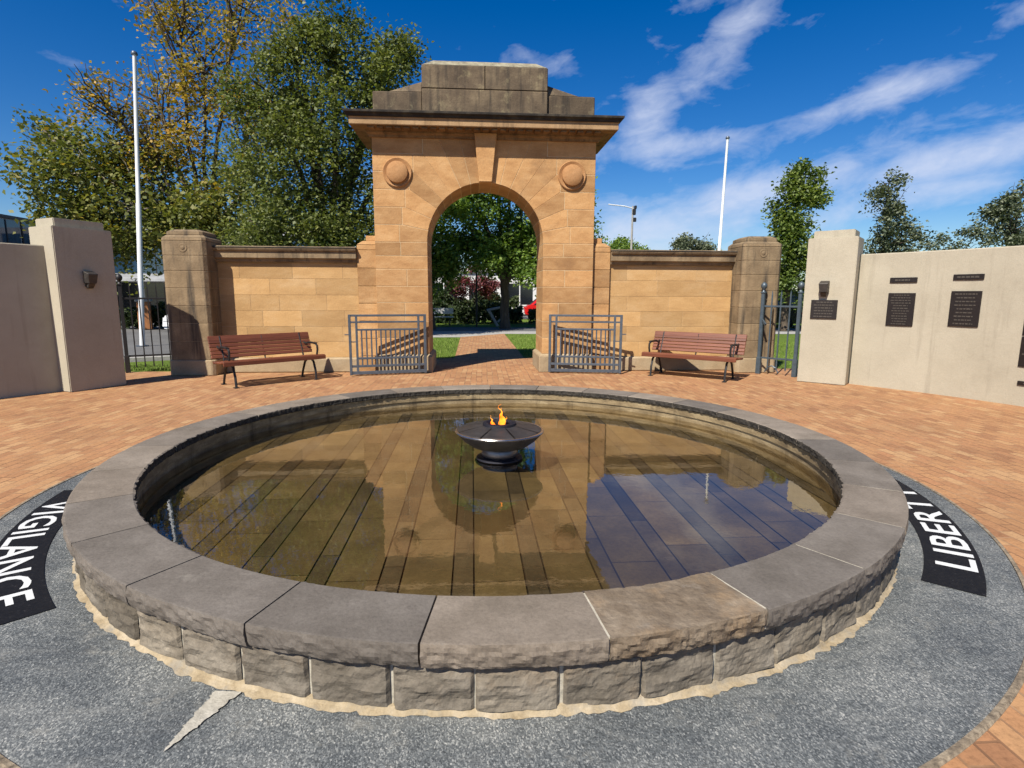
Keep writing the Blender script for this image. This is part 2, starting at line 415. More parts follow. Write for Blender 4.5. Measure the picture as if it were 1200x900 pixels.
#   az, el, half-length, half-width, tilt(deg), weight
CL = [(23.0, 20.8, 5.0, 2.0, 40, .9), (16.6, 15.8, 3.4, 2.3, 50, 1.1), (19, 13.4, 7.0, 1.5, 3, .95), (35.5, 15.7, 6.2, 1.05, 10, 1.1),
      (42, 10.6, 10.0, 1.9, 10, 1.1), (26, 9.0, 12, 1.9, 12, 1.1), (16, 6.0, 10, 2.8, 4, 1.1), (38, 8.0, 9, 1.5, 12, .85), (8, 20.5, 5, 1.1, -10, .36),
      (43.5, 19.3, 2.6, .8, 30, .6), (-33, 17, 3, .7, -12, .22), (24, 24.5, 7, 1.2, 5, .45), (-2, 12, 10, 3, 8, .5), (75, 14, 22, 5, 8, .8), (-80, 18, 26, 6, 8, .7), (120, 30, 30, 9, 20, .7), (200, 25, 40, 8, 10, .8)]
for a, e, L, W, t, wt in CL:
    da = g.math('SUBTRACT', az, a); de = g.math('SUBTRACT', el, e)
    ct, st = math.cos(R(t)), math.sin(R(t))
    p = g.math('ADD', g.math('MULTIPLY', da, ct / L), g.math('MULTIPLY', de, st / L))
    q = g.math('SUBTRACT', g.math('MULTIPLY', de, ct / W), g.math('MULTIPLY', da, st / W))
    d2 = g.math('ADD', g.math('MULTIPLY', p, p), g.math('MULTIPLY', q, q))
    ga = g.math('MULTIPLY', g.math('EXPONENT', g.math('MULTIPLY', d2, -1.0)), wt)
    dens = ga if dens is None else g.math('MAXIMUM', dens, ga)
tex = g.math('ADD', g.math('MULTIPLY', wisp, .75), g.math('MULTIPLY', wisp2, .25))
cov = g.math('MULTIPLY', g.fr(g.math('ADD', tex, g.math('MULTIPLY', dens, .50)), .60, 1.10, 0, 1), .70)
skyf = g.mix(cov, skyc, (9.4, 10.2, 12.4))
g.t.links.new(skyf, bg.inputs['Color'])

vs = scene.view_settings
vs.view_transform = 'Standard'; vs.look = 'None'; vs.gamma = 1; vs.use_curve_mapping = False
vs.exposure = 0.75
scene.cycles.max_bounces = 8; scene.cycles.diffuse_bounces = 3
scene.cycles.transparent_max_bounces = 16
scene.cycles.sample_clamp_indirect = 6
scene.cycles.use_denoising = True

# ------------------------------------------------------------------ ground sheets
def sheet(name, poly, z, m, holes=None):
    mb = MB(); mb.add([(x, y, z) for x, y in poly], [tuple(range(len(poly)))])
    return tag(mb.build(name, m), kind='structure')
def ring(name, r0, r1, z, m, n=180, a0=0, a1=2 * PI):
    mb = MB().lathe([(r0, z), (r1, z)], n, a0=a0, a1=a1)
    return mb.build(name, m)

sheet('ground', [(-700, -300), (700, -300), (700, 900), (-700, 900)], -.05, M['earth'])
sheet('lawn', [(-9.3, 7.05), (60, 7.05), (60, 17.6), (1.12, 18.35), (-.62, 16.5), (-9.3, 15.9), (-5.2, 10.3), (-9.3, 8.1)], -.012, M['lawn'])
sheet('side_lawn', [(9.5, -20), (60, -20), (60, 7.04), (9.5, 7.04)], -.012, M['lawn'])
sheet('far_lawn', [(-12, 24.0), (70, 19.0), (70, 30), (-12, 33)], -.012, M['lawn'])
sheet('road', [(-60, -20), (-9.8, -20), (-9.8, 7.85), (-5.6, 10.3), (-9.7, 15.9), (-13, 34), (-60, 34)], -.02, M['asphalt'])
sheet('street', [(-60, 34.01), (80, 34.01), (80, 39.5), (-60, 39.5)], -.02, M['asphalt'])
sheet('far_pavement', [(-60, 39.52), (80, 39.52), (80, 60), (-60, 60)], .09, M['concrete'])
sheet('cross_path', [(-9.3, 15.92), (-.62, 16.52), (1.12, 18.37), (60, 17.62), (60, 18.95), (-9.3, 20.2)], -.008, M['concrete'])
sheet('park_road', [(-12, 20.25), (60, 18.98), (60, 19.9), (-12, 23.9)], -.016, M['asphalt'])
kb = MB()
kb.bar((-9.9, 7.82, .03), (-5.55, 10.33, .03), .13, .12)
tag(kb.build('kerb', M['concrete'], bevel=.01), kind='structure')
# forecourt of pavers with a hole for the pool
fore = [(9.4, 6.98), (9.4, -20), (-9.79, -20), (-9.79, 6.98), (-1.9, 6.98), (-1.9, 8.9), (-.64, 9.35), (-.64, 16.5), (1.1, 18.34), (1.1, 9.35), (2.1, 8.9), (2.1, 6.98)]
sheet('paving', fore, 0.0, M['pavers'])

# granite apron
def flare(a):
    t = max(0.0, min(1.0, (math.sin(a) + .75) / .75))
    return .062 * t * t * (3 - 2 * t)
def flared(mb):
    mb.v = [(x * (1 + flare(math.atan2(y, x)) / 3.5), y * (1 + flare(math.atan2(y, x)) / 3.5), z) if math.hypot(x, y) > 3.4 else (x, y, z) for x, y, z in mb.v]
    return mb
ap = tag(flared(MB().lathe([(2.86, .004), (3.525, .004)], 240)).build('granite_apron', M['granite']), kind='structure')
edg = MB().lathe([(3.525, -.01), (3.527, .009), (3.545, .010), (3.553, .002), (3.556, -.01)], 240)
em_ = stone('apron_edge_grout', (.10, .08, .06), (.25, .20, .14), (.42, .35, .25), scale=30, island=0, bump=.6)
tag(flared(edg).build('apron_edging', em_), kind='structure')
# mortar fillet, ragged, and the wedge joint (lie on the apron)
def ragged():
    mb = MB(); n = 900; P = []; F = []
    for k in range(n):
        a = 2 * PI * k / n
        x, y = math.cos(a), math.sin(a)
        wv = 2.980 + .036 * mnoise.noise(Vector((x * 5, y * 5, 0))) + .020 * mnoise.noise(Vector((x * 38, y * 38, 3))) + .016 * mnoise.noise(Vector((x * 150, y * 150, 5)))
        wv = max(wv, 2.962)
        for r, z in ((2.90, .034), (2.956, .026 + .012 * mnoise.noise(Vector((x * 8, y * 8, 4)))), (2.965, .012), (max(wv, 2.968), .0065)):
            P.append((x * r, y * r, z + .003 * mnoise.noise(Vector((x * 60, y * 60, r * 30)))))
    for k in range(n):
        k2 = (k + 1) % n
        for i in range(3): F.append((k * 4 + i, k2 * 4 + i, k2 * 4 + i + 1, k * 4 + i + 1))
    return mb.add(P, F)

# ------------------------------------------------------------------ memorial pool
pool = empty('memorial_pool', (0, 0, 0), 0, 'round bluestone pool with wide flat coping in the middle of the brick court', 'pool')
ragged().build('mortar_fillet', M['mortar'], pool, smooth=True)
def fbm(p, o=4):
    return mnoise.fractal(Vector(p), .9, 2.1, o)
def coping(a0, a1, seed, m, rough=1.0, top_rough=0.0):
    """one coping stone: flat top, rock-faced outer and inner edges"""
    gap = .0045 / 3
    a0 += gap; a1 -= gap
    n = 56; P = []
    # cross-section path from inner bottom over the top to the outer bottom
    sec = [(2.655, .252, 'i'), (2.648, .264, 'i'), (2.650, .279, 'i'), (2.648, .296, 'i'), (2.651, .309, 'i'), (2.660, .315, 't')]
    sec += [(2.66 + (2.985 - 2.66) * k / 9, .315, 't') for k in range(1, 10)]
    sec += [(2.9965, .3135, 'o'), (2.9985, .303, 'o'), (3.0, .285, 'o'), (3.0, .27, 'o'), (2.998, .255, 'o'), (2.995, .24, 'o'), (2.99, .225, 'o'), (2.985, .214, 'o')]
    for k in range(n + 1):
        a = a0 + (a1 - a0) * k / n
        ca, sa = math.cos(a), math.sin(a)
        for r, z, t in sec:
            x, y = r * ca, r * sa
            if t == 'o':
                e = (fbm((x * 20 + seed, y * 20, z * 26), 5) * .009 + fbm((x * 4 + seed, y * 4, z * 4), 2) * .004) * rough
                e *= min(1, .12 + (.3135 - z) * 30)
                r2 = r + e - .003; z2 = z + .002 * fbm((x * 30, y * 30, z * 30 + seed))
            elif t == 'i':
                e = fbm((x * 26 + seed, y * 26, z * 24), 5) * .011
                r2 = r + e; z2 = z
            else:
                r2 = r; z2 = z + .0009 * fbm((x * 5 + seed, y * 5, 0)) + top_rough * .006 * fbm((x * 7 + seed, y * 7, 2))
            P.append((r2 * ca, r2 * sa, z2))
    L = len(sec); F = []
    for k in range(n):
        for i in range(L - 1):
            F.append((k * L + i, (k + 1) * L + i, (k + 1) * L + i + 1, k * L + i + 1))
        F.append((k * L + L - 1, (k + 1) * L + L - 1, (k + 1) * L, k * L))
    F.append(tuple(range(L))); F.append(tuple(n * L + i for i in range(L))[::-1])
    o = MB().add(P, F).build('coping_stone', m, pool, smooth=False)
    o.data.materials.append(M['darkedge'])
    for pi, p in enumerate(o.data.polygons):
        if pi < n * L and pi % L < 4: p.material_index = 1
    return o
st = 2 * PI / 27
base = R(-84.2)
for k in range(27):
    a0 = base + k * st
    if k == 0:
        o = coping(a0, a0 + st, 5.1, M['cope_rough'], 1.5, 1.0)
        o['label'] = 'rough brown coping stone with pale veins and broken top'
    else:
        coping(a0, a0 + st, 3.7 * k, M['cope'])
jb = MB().lathe([(2.70, .20), (2.70, .297), (2.95, .297), (2.95, .20)], 216, a0=R(12), a1=R(265))
for q in range(5):
    jb.lathe([(2.668, .20), (2.668, .3135), (2.98, .3135), (2.985, .225)], 2, a0=base + q * st - .0017, a1=base + q * st + .0017)
jb.build('joint_bedding', M['mortarline'], pool)
# rock-faced blocks of the wall
def blocks():
    mb = MB(); nb = 58; da = 2 * PI / nb; off = R(-87.5)
    for k in range(nb):
        rnd = random.Random(k)
        a0 = off + k * da + .0021 + rnd.uniform(-.004, .004) * .5; a1 = off + (k + 1) * da - .0021 + rnd.uniform(-.004, .004) * .5
        z0, z1 = .012, .211
        nx, nz = 26, 15; P = []
        for i in range(nx + 1):
            u = i / nx; a = a0 + (a1 - a0) * u
            for j in range(nz + 1):
                v = j / nz; z = z0 + (z1 - z0) * v
                ed = min(1, min(u, 1 - u) * 24) * min(1, min(v, 1 - v) * 14)
                x, y = math.cos(a), math.sin(a)
                q_ = Vector((x * 9 + k * 7.3, y * 9, z * 8))
                r = 2.9465 + .0095 * ed ** .5 + (.010 * mnoise.ridged_multi_fractal(q_, .8, 2.1, 5, 1.0, 2.0) - .008 + .008 * fbm((x * 26 + k * 3.1, y * 26, z * 22), 4)) * (.25 + .75 * ed)
                P.append((max(r, 2.9445) * x, max(r, 2.9445) * y, z))
        b = len(P); F = []
        for i in range(nx):
            for j in range(nz):
                q = nz + 1
                F.append((i * q + j, (i + 1) * q + j, (i + 1) * q + j + 1, i * q + j + 1))
        mb.add(P, F)
    return mb
blocks().build('block_wall', M['block'], pool)
MB().lathe([(2.75, 0), (2.75, .213), (2.943, .213), (2.943, .0)], 216).build('wall_pointing', M['mortarline'], pool)
# inner lining with a shallow ledge, and the slab floor
MB().lathe([(2.72, .2525), (2.672, .250), (2.668, .178), (2.684, .172), (2.686, .02)], 180).build('inner_wall', M['iw'], pool)
MB().lathe([(0, .018), (2.70, .018)], 96).build('floor_bed', M['void'], pool)
def clip_circle(x0, x1, y0, y1, rad):
    """rectangle cut by a circle (kept inside) as polygon"""
    def inside(p): return p[0] ** 2 + p[1] ** 2 <= rad * rad + 1e-9
    pts = []
    n = 10
    ring_ = [(x0 + (x1 - x0) * i / n, y0) for i in range(n)] + [(x1, y0 + (y1 - y0) * i / n) for i in range(n)] + \
            [(x1 - (x1 - x0) * i / n, y1) for i in range(n)] + [(x0, y1 - (y1 - y0) * i / n) for i in range(n)]
    for p in ring_:
        d = math.hypot(*p)
        if d > rad: p = (p[0] * 1.0, math.copysign(math.sqrt(max(0, rad * rad - p[0] ** 2)), p[1])) if abs(p[0]) < rad else None
        if p is not None: pts.append(p)
    out = []
    for p in pts:
        if not out or math.hypot(p[0] - out[-1][0], p[1] - out[-1][1]) > 1e-4: out.append(p)
    if len(out) > 2 and math.hypot(out[0][0] - out[-1][0], out[0][1] - out[-1][1]) < 1e-4: out.pop()
    return out
fl = MB(); fs = MB()
for i in range(-8, 9):
    xs = -.31 + .395 * i
    for (xa, xb) in ((xs + .005, xs + .112), (xs + .122, xs + .390)):
        rnd = random.Random(i * 3 + int(xb * 100))
        y = -2.8 - rnd.random() * .6
        while y < 2.8:
            L = rnd.uniform(.55, .95)
            y1 = y + L
            lo = max(y, -2.69); hi = min(y1, 2.69)
            if hi - lo > .03:
                cy = 0 if lo * hi < 0 else min(abs(lo), abs(hi))
                cx = 0 if xa * xb < 0 else min(abs(xa), abs(xb))
                if math.hypot(cx, cy) < 2.66:
                    pl = clip_circle(xa, xb, lo + .0025, hi - .0025, 2.685)
                    if len(pl) > 2:
                        ar = sum(pl[q][0] * pl[(q + 1) % len(pl)][1] - pl[(q + 1) % len(pl)][0] * pl[q][1] for q in range(len(pl)))
                        if abs(ar) > .004: (fs if xb - xa < .15 else fl).add([(p[0], p[1], .03) for p in pl], [tuple(range(len(pl)))])
            y = y1
fl.build('floor_slabs', M['floor_wide'], pool)
fs.build('floor_strips', M['floor_strip'], pool)
wm = MB().lathe([(0.0001, .115), (2.684, .115)], 128).build('water', M['water']); tag(wm, kind='structure')

# wedge joint on the apron, and one on the right
wj = MB(); n = 40; P = []; F = []
a = Vector((-1.16, -2.76)); b = Vector((-1.255, -3.05))
for k in range(n + 1):
    t = k / n; c = a.lerp(b, t)
    wd = (.038 * (1 - t) ** 1.2 + .014 * (1 - t ** 3)) + .010 * mnoise.noise(Vector((t * 9, 0, 0)))
    P += [(c.x - wd + .012 * mnoise.noise(Vector((t * 33, 8, 0))), c.y + .0, .0105), (c.x + wd + .012 * mnoise.noise(Vector((t * 36, 3, 0))), c.y - .012, .0105)]
for k in range(n): F.append((2 * k, 2 * k + 1, 2 * k + 3, 2 * k + 2))
tag(wj.add(P, F).build('mortar_joint', M['palemortar']), kind='structure')

# inlaid word panels
def text_mesh(txt, offset=.0):
    cu = bpy.data.curves.new('txt', 'FONT'); cu.body = txt; cu.size = 1; cu.offset = offset
    cu.space_character = 1.04; cu.resolution_u = 3; cu.extrude = 0
    o = bpy.data.objects.new('txt', cu); COL.objects.link(o)
    dg = bpy.context.evaluated_depsgraph_get()
    me = bpy.data.meshes.new_from_object(o.evaluated_get(dg))
    bpy.data.objects.remove(o)
    v = [tuple(x.co) for x in me.vertices]; f = [tuple(p.vertices) for p in me.polygons]
    bpy.data.meshes.remove(me)
    return v, f
def word_panel(txt, p0, p1, t0, t1, label):
    root = empty('word_panel', (0, 0, 0), 0, label, 'inlay panel')
    far = p1 if math.sin(R(p1)) > math.sin(R(p0)) else p0
    near = p0 + p1 - far
    def drift(an): return .085 * max(0.0, min(1.0, (an - near) / (far - near)))
    pn = MB().lathe([(3.085, .002), (3.085, .009), (3.365, .009), (3.365, .002)], 40, a0=R(p0), a1=R(p1))
    dv = []
    for x, y, z in pn.v:
        k_ = 1 + drift(math.degrees(math.atan2(y, x))) / math.hypot(x, y)
        dv.append((x * k_, y * k_, z))
    pn.v = dv
    pn.build('panel', M['black'], root)
    v, f = text_mesh(txt, .012)
    xs = [p[0] for p in v]; ys = [p[1] for p in v]
    x0, x1, y0, y1 = min(xs), max(xs), min(ys), max(ys)
    P = []
    for x, y, z in v:
        u = (x - x0) / (x1 - x0); h = (y - y0) / (y1 - y0)
        an = R(t0 + (t1 - t0) * u); r = 3.338 - .198 * h + drift(t0 + (t1 - t0) * u)
        P.append((r * math.cos(an), r * math.sin(an), .0115))
    MB().add(P, f).build('lettering', M['letter'], root)
word_panel('LIBERTY', -42.6, -5.0, -37.4, -10.5, 'black curved inlay reading LIBERTY in white letters on the granite ring')
word_panel('VIGILANCE', -175, -137.4, -170.6, -140.6, 'black curved inlay reading VIGILANCE in white letters on the granite ring')
gl_ = empty('ground_light', (-.06, -3.335, .004), 0, 'small dark round fitting set in the granite ring at the front edge', 'ground light')
MB().lathe([(.034, 0), (.034, .008), (.050, .008), (.054, .0)], 28).build('collar', M['steel'], gl_)
MB().lathe([(0.0001, .003), (.034, .003)], 28).build('lens', M['darkglass'], gl_)

# ------------------------------------------------------------------ fire bowl
fb = empty('fire_bowl', (.04, .04, .03), 0, 'low round metal fire bowl standing in the middle of the pool', 'fire bowl')
MB().lathe([(.0001, 0), (.07, 0), (.07, .084), (.195, .088), (.206, .096), (.202, .106), (.15, .120), (.0001, .120)], 56).build('base', M['char'], fb, smooth=True)
MB().lathe([(.0001, .118), (.150, .118), (.160, .132), (.160, .165), (.150, .186), (.0001, .188)], 56).build('foot', M['steel'], fb, smooth=True)
MB().lathe([(.001, .185), (.165, .189), (.25, .215), (.32, .265), (.368, .316), (.381, .336), (.372, .345), (.001, .34)], 72).build('bowl', M['bowl'], fb, smooth=True)
MB().lathe([(.378, .330), (.389, .336), (.392, .345), (.387, .352), (.372, .354), (.366, .346)], 72).build('rim', M['bright'], fb, smooth=True)
lid = MB()
for k in range(8):
    a0 = 2 * PI * k / 8 + .02 + .3; a1 = 2 * PI * (k + 1) / 8 - .02 + .3
    lid.lathe([(.135, .375), (.15, .394), (.365, .356), (.368, .350)], 8, a0=a0, a1=a1)
lid.build('lid_plate', M['bowl'], fb, smooth=True)
MB().lathe([(.10, .36), (.095, .40), (.115, .418), (.145, .414), (.15, .39)], 40).build('burner_ring', M['char'], fb, smooth=True)
cl = MB(); rr = random.Random(3)
for k in range(26):
    an = rr.random() * 6.28; r_ = rr.random() ** .5 * .085
    cl.box((r_ * math.cos(an), r_ * math.sin(an), .372 + rr.random() * .02), (.03, .025, .02), rr.random() * 3)
cl.build('embers', M['char'], fb, bevel=.004)
fm = MB()
def tongue(x, y, h, r, lean, seed):
    n = 12; path = []; rad = []
    for i in range(n + 1):
        t = i / n
        path.append((x + lean * t * t + .022 * mnoise.noise(Vector((t * 4, seed, 0))) * t * 2, y + .018 * mnoise.noise(Vector((t * 4, seed, 7))), t * h))
        rad.append(max(.001, r * (math.sin(PI * min(1, t * 1.0 + .12)) ** .8) * (1 - .55 * t) * (1 + .35 * mnoise.noise(Vector((t * 6, seed, 2))))))
    fm.tube(path, rad, 9)
tongue(.012, 0, .115, .022, .01, 1); tongue(.026, -.01, .185, .026, -.012, 2); tongue(.035, .012, .10, .016, .02, 3); tongue(-.05, -.005, .075, .018, -.016, 4); tongue(-.035, .01, .05, .013, -.01, 5)
tongue(-.062, 0, .115, .010, -.01, 6); tongue(.01, .0, .215, .012, .004, 8)
fo = fm.build('flame', M['flame'], smooth=True); fo.location = (.04, .03, .395); fo.scale = (1.1, 1.1, 1.0)
tag(fo, 'small orange flame burning in the fire bowl', 'flame')

# ------------------------------------------------------------------ memorial arch
arch = empty('memorial_arch', (AX, 7.2, 0), 0, 'tall sandstone memorial gateway with a round arch and stepped blackened top', 'arch')
arch.location = (0, 0, 0)
YF, YB = 6.65, 7.80
RA_, ZS = 1.14, 2.57
bl = MB(); GAP = .0035
def rect(x0, x1, z0, z1, y0=YF, y1=YB, mb=None):
    (mb or bl).bx(x0 + GAP, x1 - GAP, y0, y1, z0 + GAP, z1 - GAP)
courses = [.37, .70, 1.03, 1.40, 1.72, 2.05, 2.31, ZS]
for i in range(len(courses) - 1):
    z0, z1 = courses[i], courses[i + 1]
    rd = random.Random(i + 40)
    for s in (-1, 1):
        xs = [1.14, 2.16] if i % 2 else [1.14, 1.14 + rd.uniform(.32, .55), 2.16]
        for a_, b_ in zip(xs[:-1], xs[1:]):
            rect(*(sorted((AX + s * a_, AX + s * b_))), z0, z1)
angs = [0, 11.5, 23, 34, 43.5, 54, 65, 75.5, 84]
TOP = 4.60
outer = [None, (1.62, .33), (1.555, .66), (1.468, .99), (1.39, 1.32), (1.20, 1.65), (.945, TOP - ZS), (.52, TOP - ZS), (.205, TOP - ZS)]
for s in (-1, 1):
    for i in range(8):
        a0, a1 = R(angs[i]), R(angs[i + 1])
        inner = [(RA_ * math.cos(a0 + (a1 - a0) * k / 6), RA_ * math.sin(a0 + (a1 - a0) * k / 6)) for k in range(7)]
        x1, z1 = outer[i + 1]
        if i == 0:
            poly = inner + [(x1, z1), (x1 + .06, 0.0)]
            xo = x1 + .06; poly = inner + [(x1, z1), (xo, z1), (xo, 0)]
        else:
            x0, z0 = outer[i]
            poly = inner + ([(x1, z1), (x0, z1), (x0, z0)] if z1 > z0 + .01 else [(x1, z1), (x0, z0)])
        # shrink towards centroid for the joint gap
        cx = sum(p[0] for p in poly) / len(poly); cz = sum(p[1] for p in poly) / len(poly)
        poly = [(p[0] + (GAP if p[0] < cx else -GAP) * .9, p[1] + (GAP if p[1] < cz else -GAP) * .9) for p in poly]
        poly = [(AX + s * p[0], ZS + p[1]) for p in poly]
        bl.prism(poly, YF, YB, 'y')
    zz = [0, .33, .66, .99, 1.32, 1.65, TOP - ZS]
    xo = [1.68, 1.62, 1.555, 1.468, 1.39, 1.20]
    for i in range(6):
        xr = xo[i]
        if i == 5: xr = 1.205
        rect(*(sorted((AX + s * xr, AX + s * 2.16))), ZS + zz[i], ZS + zz[i + 1])
blocks_o = bl.build('arch_blocks', M['sand'], arch, bevel=.006)
core = MB()
r_c = RA_ + .006
pc = [(AX - 2.152, .36), (AX - r_c, .36), (AX - r_c, ZS)] + [(AX - r_c * math.cos(PI * k / 40), ZS + r_c * math.sin(PI * k / 40)) for k in range(1, 40)] + [(AX + r_c, ZS), (AX + r_c, .36), (AX + 2.152, .36), (AX + 2.152, TOP - .005), (AX - 2.152, TOP - .005)]
# build the core as quads strips so that no concave polygon is needed
def core_col(x0, x1, zf0, zf1):
    pass
for s in (-1, 1):
    core.bx(*sorted((AX + s * r_c, AX + s * 2.155)), YF + .005, YB - .005, .37, ZS)
nseg = 40
for k in range(nseg):
    t0, t1 = PI * k / nseg, PI * (k + 1) / nseg
    xa, xb = AX - r_c * math.cos(t0), AX - r_c * math.cos(t1)
    za, zb = ZS + r_c * math.sin(t0), ZS + r_c * math.sin(t1)
    core.prism([(xa, za), (xb, zb), (xb, TOP - .005), (xa, TOP - .005)], YF + .005, YB - .005, 'y')
for s in (-1, 1):
    core.bx(*sorted((AX + s * r_c, AX + s * 2.155)), YF + .005, YB - .005, ZS, TOP - .005)
core.build('mortar_core', M['joint'], arch)
for s in (-1, 1):
    pm = MB()
    pm.bx(*sorted((AX + s * 1.08, AX + s * 2.20)), YF - .06, YB + .06, 0, .33)
    a_, b_ = sorted((AX + s * 1.08, AX + s * 2.20))
    pm.add([(a_, YF - .06, .331), (b_, YF - .06, .331), (b_, YB + .06, .331), (a_, YB + .06, .331), (a_ + .06, YF, .375), (b_ - .06, YF, .375), (b_ - .06, YB, .375), (a_ + .06, YB, .375)],
           [(0, 1, 5, 4), (1, 2, 6, 5), (2, 3, 7, 6), (3, 0, 4, 7), (4, 5, 6, 7), (3, 2, 1, 0)])
    pm.build('plinth', M['plinth'], arch, bevel=.01)
# keystone
MB().add([(AX - .125, YF - .10, 3.71), (AX + .125, YF - .10, 3.71), (AX + .125, YB, 3.71), (AX - .125, YB, 3.71),
          (AX - .215, YF - .12, 4.60), (AX + .215, YF - .12, 4.60), (AX + .215, YB, 4.60), (AX - .215, YB, 4.60)],
         [(3, 2, 1, 0), (4, 5, 6, 7), (0, 1, 5, 4), (1, 2, 6, 5), (2, 3, 7, 6), (3, 0, 4, 7)]).build('keystone', M['sand'], arch, bevel=.012)
# roundels: stepped domed discs
for s, xx in ((-1, -1.62), (1, 1.78)):
    mb = MB()
    prof = [(.001, .13), (.09, .125), (.155, .112), (.198, .09), (.207, .025), (.262, .045), (.274, .035), (.277, -.01)]
    n = 40
    P = []; F = []
    for k in range(n):
        an = 2 * PI * k / n
        for r_, d_ in prof: P.append((r_ * math.cos(an), -d_, r_ * math.sin(an)))
    for k in range(n):
        k2 = (k + 1) % n
        for i in range(len(prof) - 1): F.append((k * 8 + i, k2 * 8 + i, k2 * 8 + i + 1, k * 8 + i + 1))
    mb.add(P, F)
    o = mb.build('roundel', M['roundel'], arch, smooth=True); o.location = (AX + s * 1.69, YF, 3.87)
# shoulder piers
for s in (-1, 1):
    sb = MB()
    zc = [.0, .33, .68, 1.03, 1.38, 1.72, 2.07, 2.42, 2.52]
    for i in range(1, len(zc) - 1):
        rect(*sorted((AX + s * 2.16, AX + s * 2.53)), zc[i], zc[i + 1], YF + .09, YB - .09, sb)
    a_, b_ = sorted((AX + s * 2.16, AX + s * 2.53)); top = 2.66
    xo_ = AX + s * 2.53; xi_ = AX + s * 2.16; xm = AX + s * 2.42
    y0, y1 = YF + .09, YB - .09
    sb.add([(xi_, y0, 2.523), (xo_, y0, 2.523), (xo_, y1, 2.523), (xi_, y1, 2.523), (xi_, y0 + .05, 2.60), (xm, y0 + .05, 2.60), (xm, y1 - .05, 2.60), (xi_, y1 - .05, 2.60)],
           [(0, 1, 5, 4), (1, 2, 6, 5), (2, 3, 7, 6), (3, 0, 4, 7), (4, 5, 6, 7), (3, 2, 1, 0)])
    sb.bx(*sorted((xi_, AX + s * 2.36)), y0 + .07, y1 - .07, 2.602, 2.70)
    sb.bx(a_ - .02 * (s < 0), b_ + .02 * (s > 0), y0 - .03, y1 + .03, 0, .328)
    sb.build('shoulder_pier', M['sand'], arch, bevel=.006)
# cornice: profile swept round the rectangle
def sweep(prof, hx, y0, y1, mb, cx=AX):
    P = []; F = []
    L = len(prof)
    for sx, sy in ((-1, -1), (1, -1), (1, 1), (-1, 1)):
        for p, z in prof:
            P.append((cx + sx * (hx + p), (y0 - p) if sy < 0 else (y1 + p), z))
    for k in range(4):
        k2 = (k + 1) % 4
        for i in range(L - 1): F.append((k * L + i, k2 * L + i, k2 * L + i + 1, k * L + i + 1))
    F.append(tuple(k * L for k in range(4))); F.append(tuple(k * L + L - 1 for k in range(4)))
    return mb.add(P, F)
M['soffit'] = stone('stained_shaded_soffit_stone', (.13, .075, .035), (.23, .135, .062), (.36, .22, .105), scale=3.4, island=.1, bump=.35, streak=((.06, .042, .028), .5, .7, .75))  # weathering stain, with shade under the cornice also painted into the tone
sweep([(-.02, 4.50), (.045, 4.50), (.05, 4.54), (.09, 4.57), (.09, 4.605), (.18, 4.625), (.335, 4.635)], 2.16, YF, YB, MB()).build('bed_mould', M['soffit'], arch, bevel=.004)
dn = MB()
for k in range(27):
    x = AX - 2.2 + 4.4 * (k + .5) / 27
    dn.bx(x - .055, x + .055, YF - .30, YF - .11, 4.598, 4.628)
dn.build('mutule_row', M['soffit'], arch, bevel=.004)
sweep([(.33, 4.636), (.345, 4.65), (.345, 4.765), (.36, 4.772)], 2.16, YF, YB, MB()).build('corona', M['cornice'], arch, bevel=.004)
sweep([(.30, 4.773), (.375, 4.775), (.39, 4.815), (.43, 4.835), (.435, 4.875), (.40, 4.885), (-.05, 4.97)], 2.16, YF, YB, MB()).build('cornice_crown', M['crust'], arch, bevel=.004)
# attic
at = MB()
YA = 6.78; YAB = 7.67
at.bx(AX - 2.14, AX + 2.14, YA + .02, YAB - .02, 4.9, 5.0)
for s in (-1, 1):
    a_, b_ = sorted((AX + s * 1.205, AX + s * 2.14))
    at.bx(a_ + .003, b_ - .003, YA, YAB, 5.003, 5.37)
    xo_, xi_ = AX + s * 2.12, AX + s * 1.21
    at.add([(xi_, YA + .01, 5.373), (xo_, YA + .01, 5.373), (xo_, YAB - .01, 5.373), (xi_, YAB - .01, 5.373), (xi_, YA + .12, 5.60), (AX + s * 1.85, YA + .25, 5.45), (AX + s * 1.85, YAB - .25, 5.45), (xi_, YAB - .12, 5.60)],
           [(0, 1, 5, 4), (1, 2, 6, 5), (2, 3, 7, 6), (3, 0, 4, 7), (4, 5, 6, 7), (3, 2, 1, 0)])
at.bx(AX - 1.20, AX + 1.20, YA - .07, YAB + .07, 5.003, 5.42)
at.bx(AX - 1.20, AX - .004, YA - .07, YAB + .07, 5.426, 5.845)
at.bx(AX + .004, AX + 1.20, YA - .07, YAB + .07, 5.426, 5.845)
at.build('attic', M['sanddark'], arch, bevel=.014)
z0, z1 = 5.849, 5.99
ac = MB().add([(AX - 1.19, YA - .06, z0), (AX + 1.19, YA - .06, z0), (AX + 1.19, YAB + .06, z0), (AX - 1.19, YAB + .06, z0), (AX - .99, YA + .13, z1), (AX + .99, YA + .13, z1), (AX + .99, YAB - .13, z1), (AX - .99, YAB - .13, z1)],
          [(0, 1, 5, 4), (1, 2, 6, 5), (2, 3, 7, 6), (3, 0, 4, 7), (4, 5, 6, 7), (3, 2, 1, 0)]).build('attic_cap', stone('lichen_cap', (.20, .17, .12), (.32, .29, .2), (.46, .43, .31), scale=6, island=0, bump=.6, blotch=((.07, .06, .045), 4, .52, .68, .8)), arch, bevel=.01)

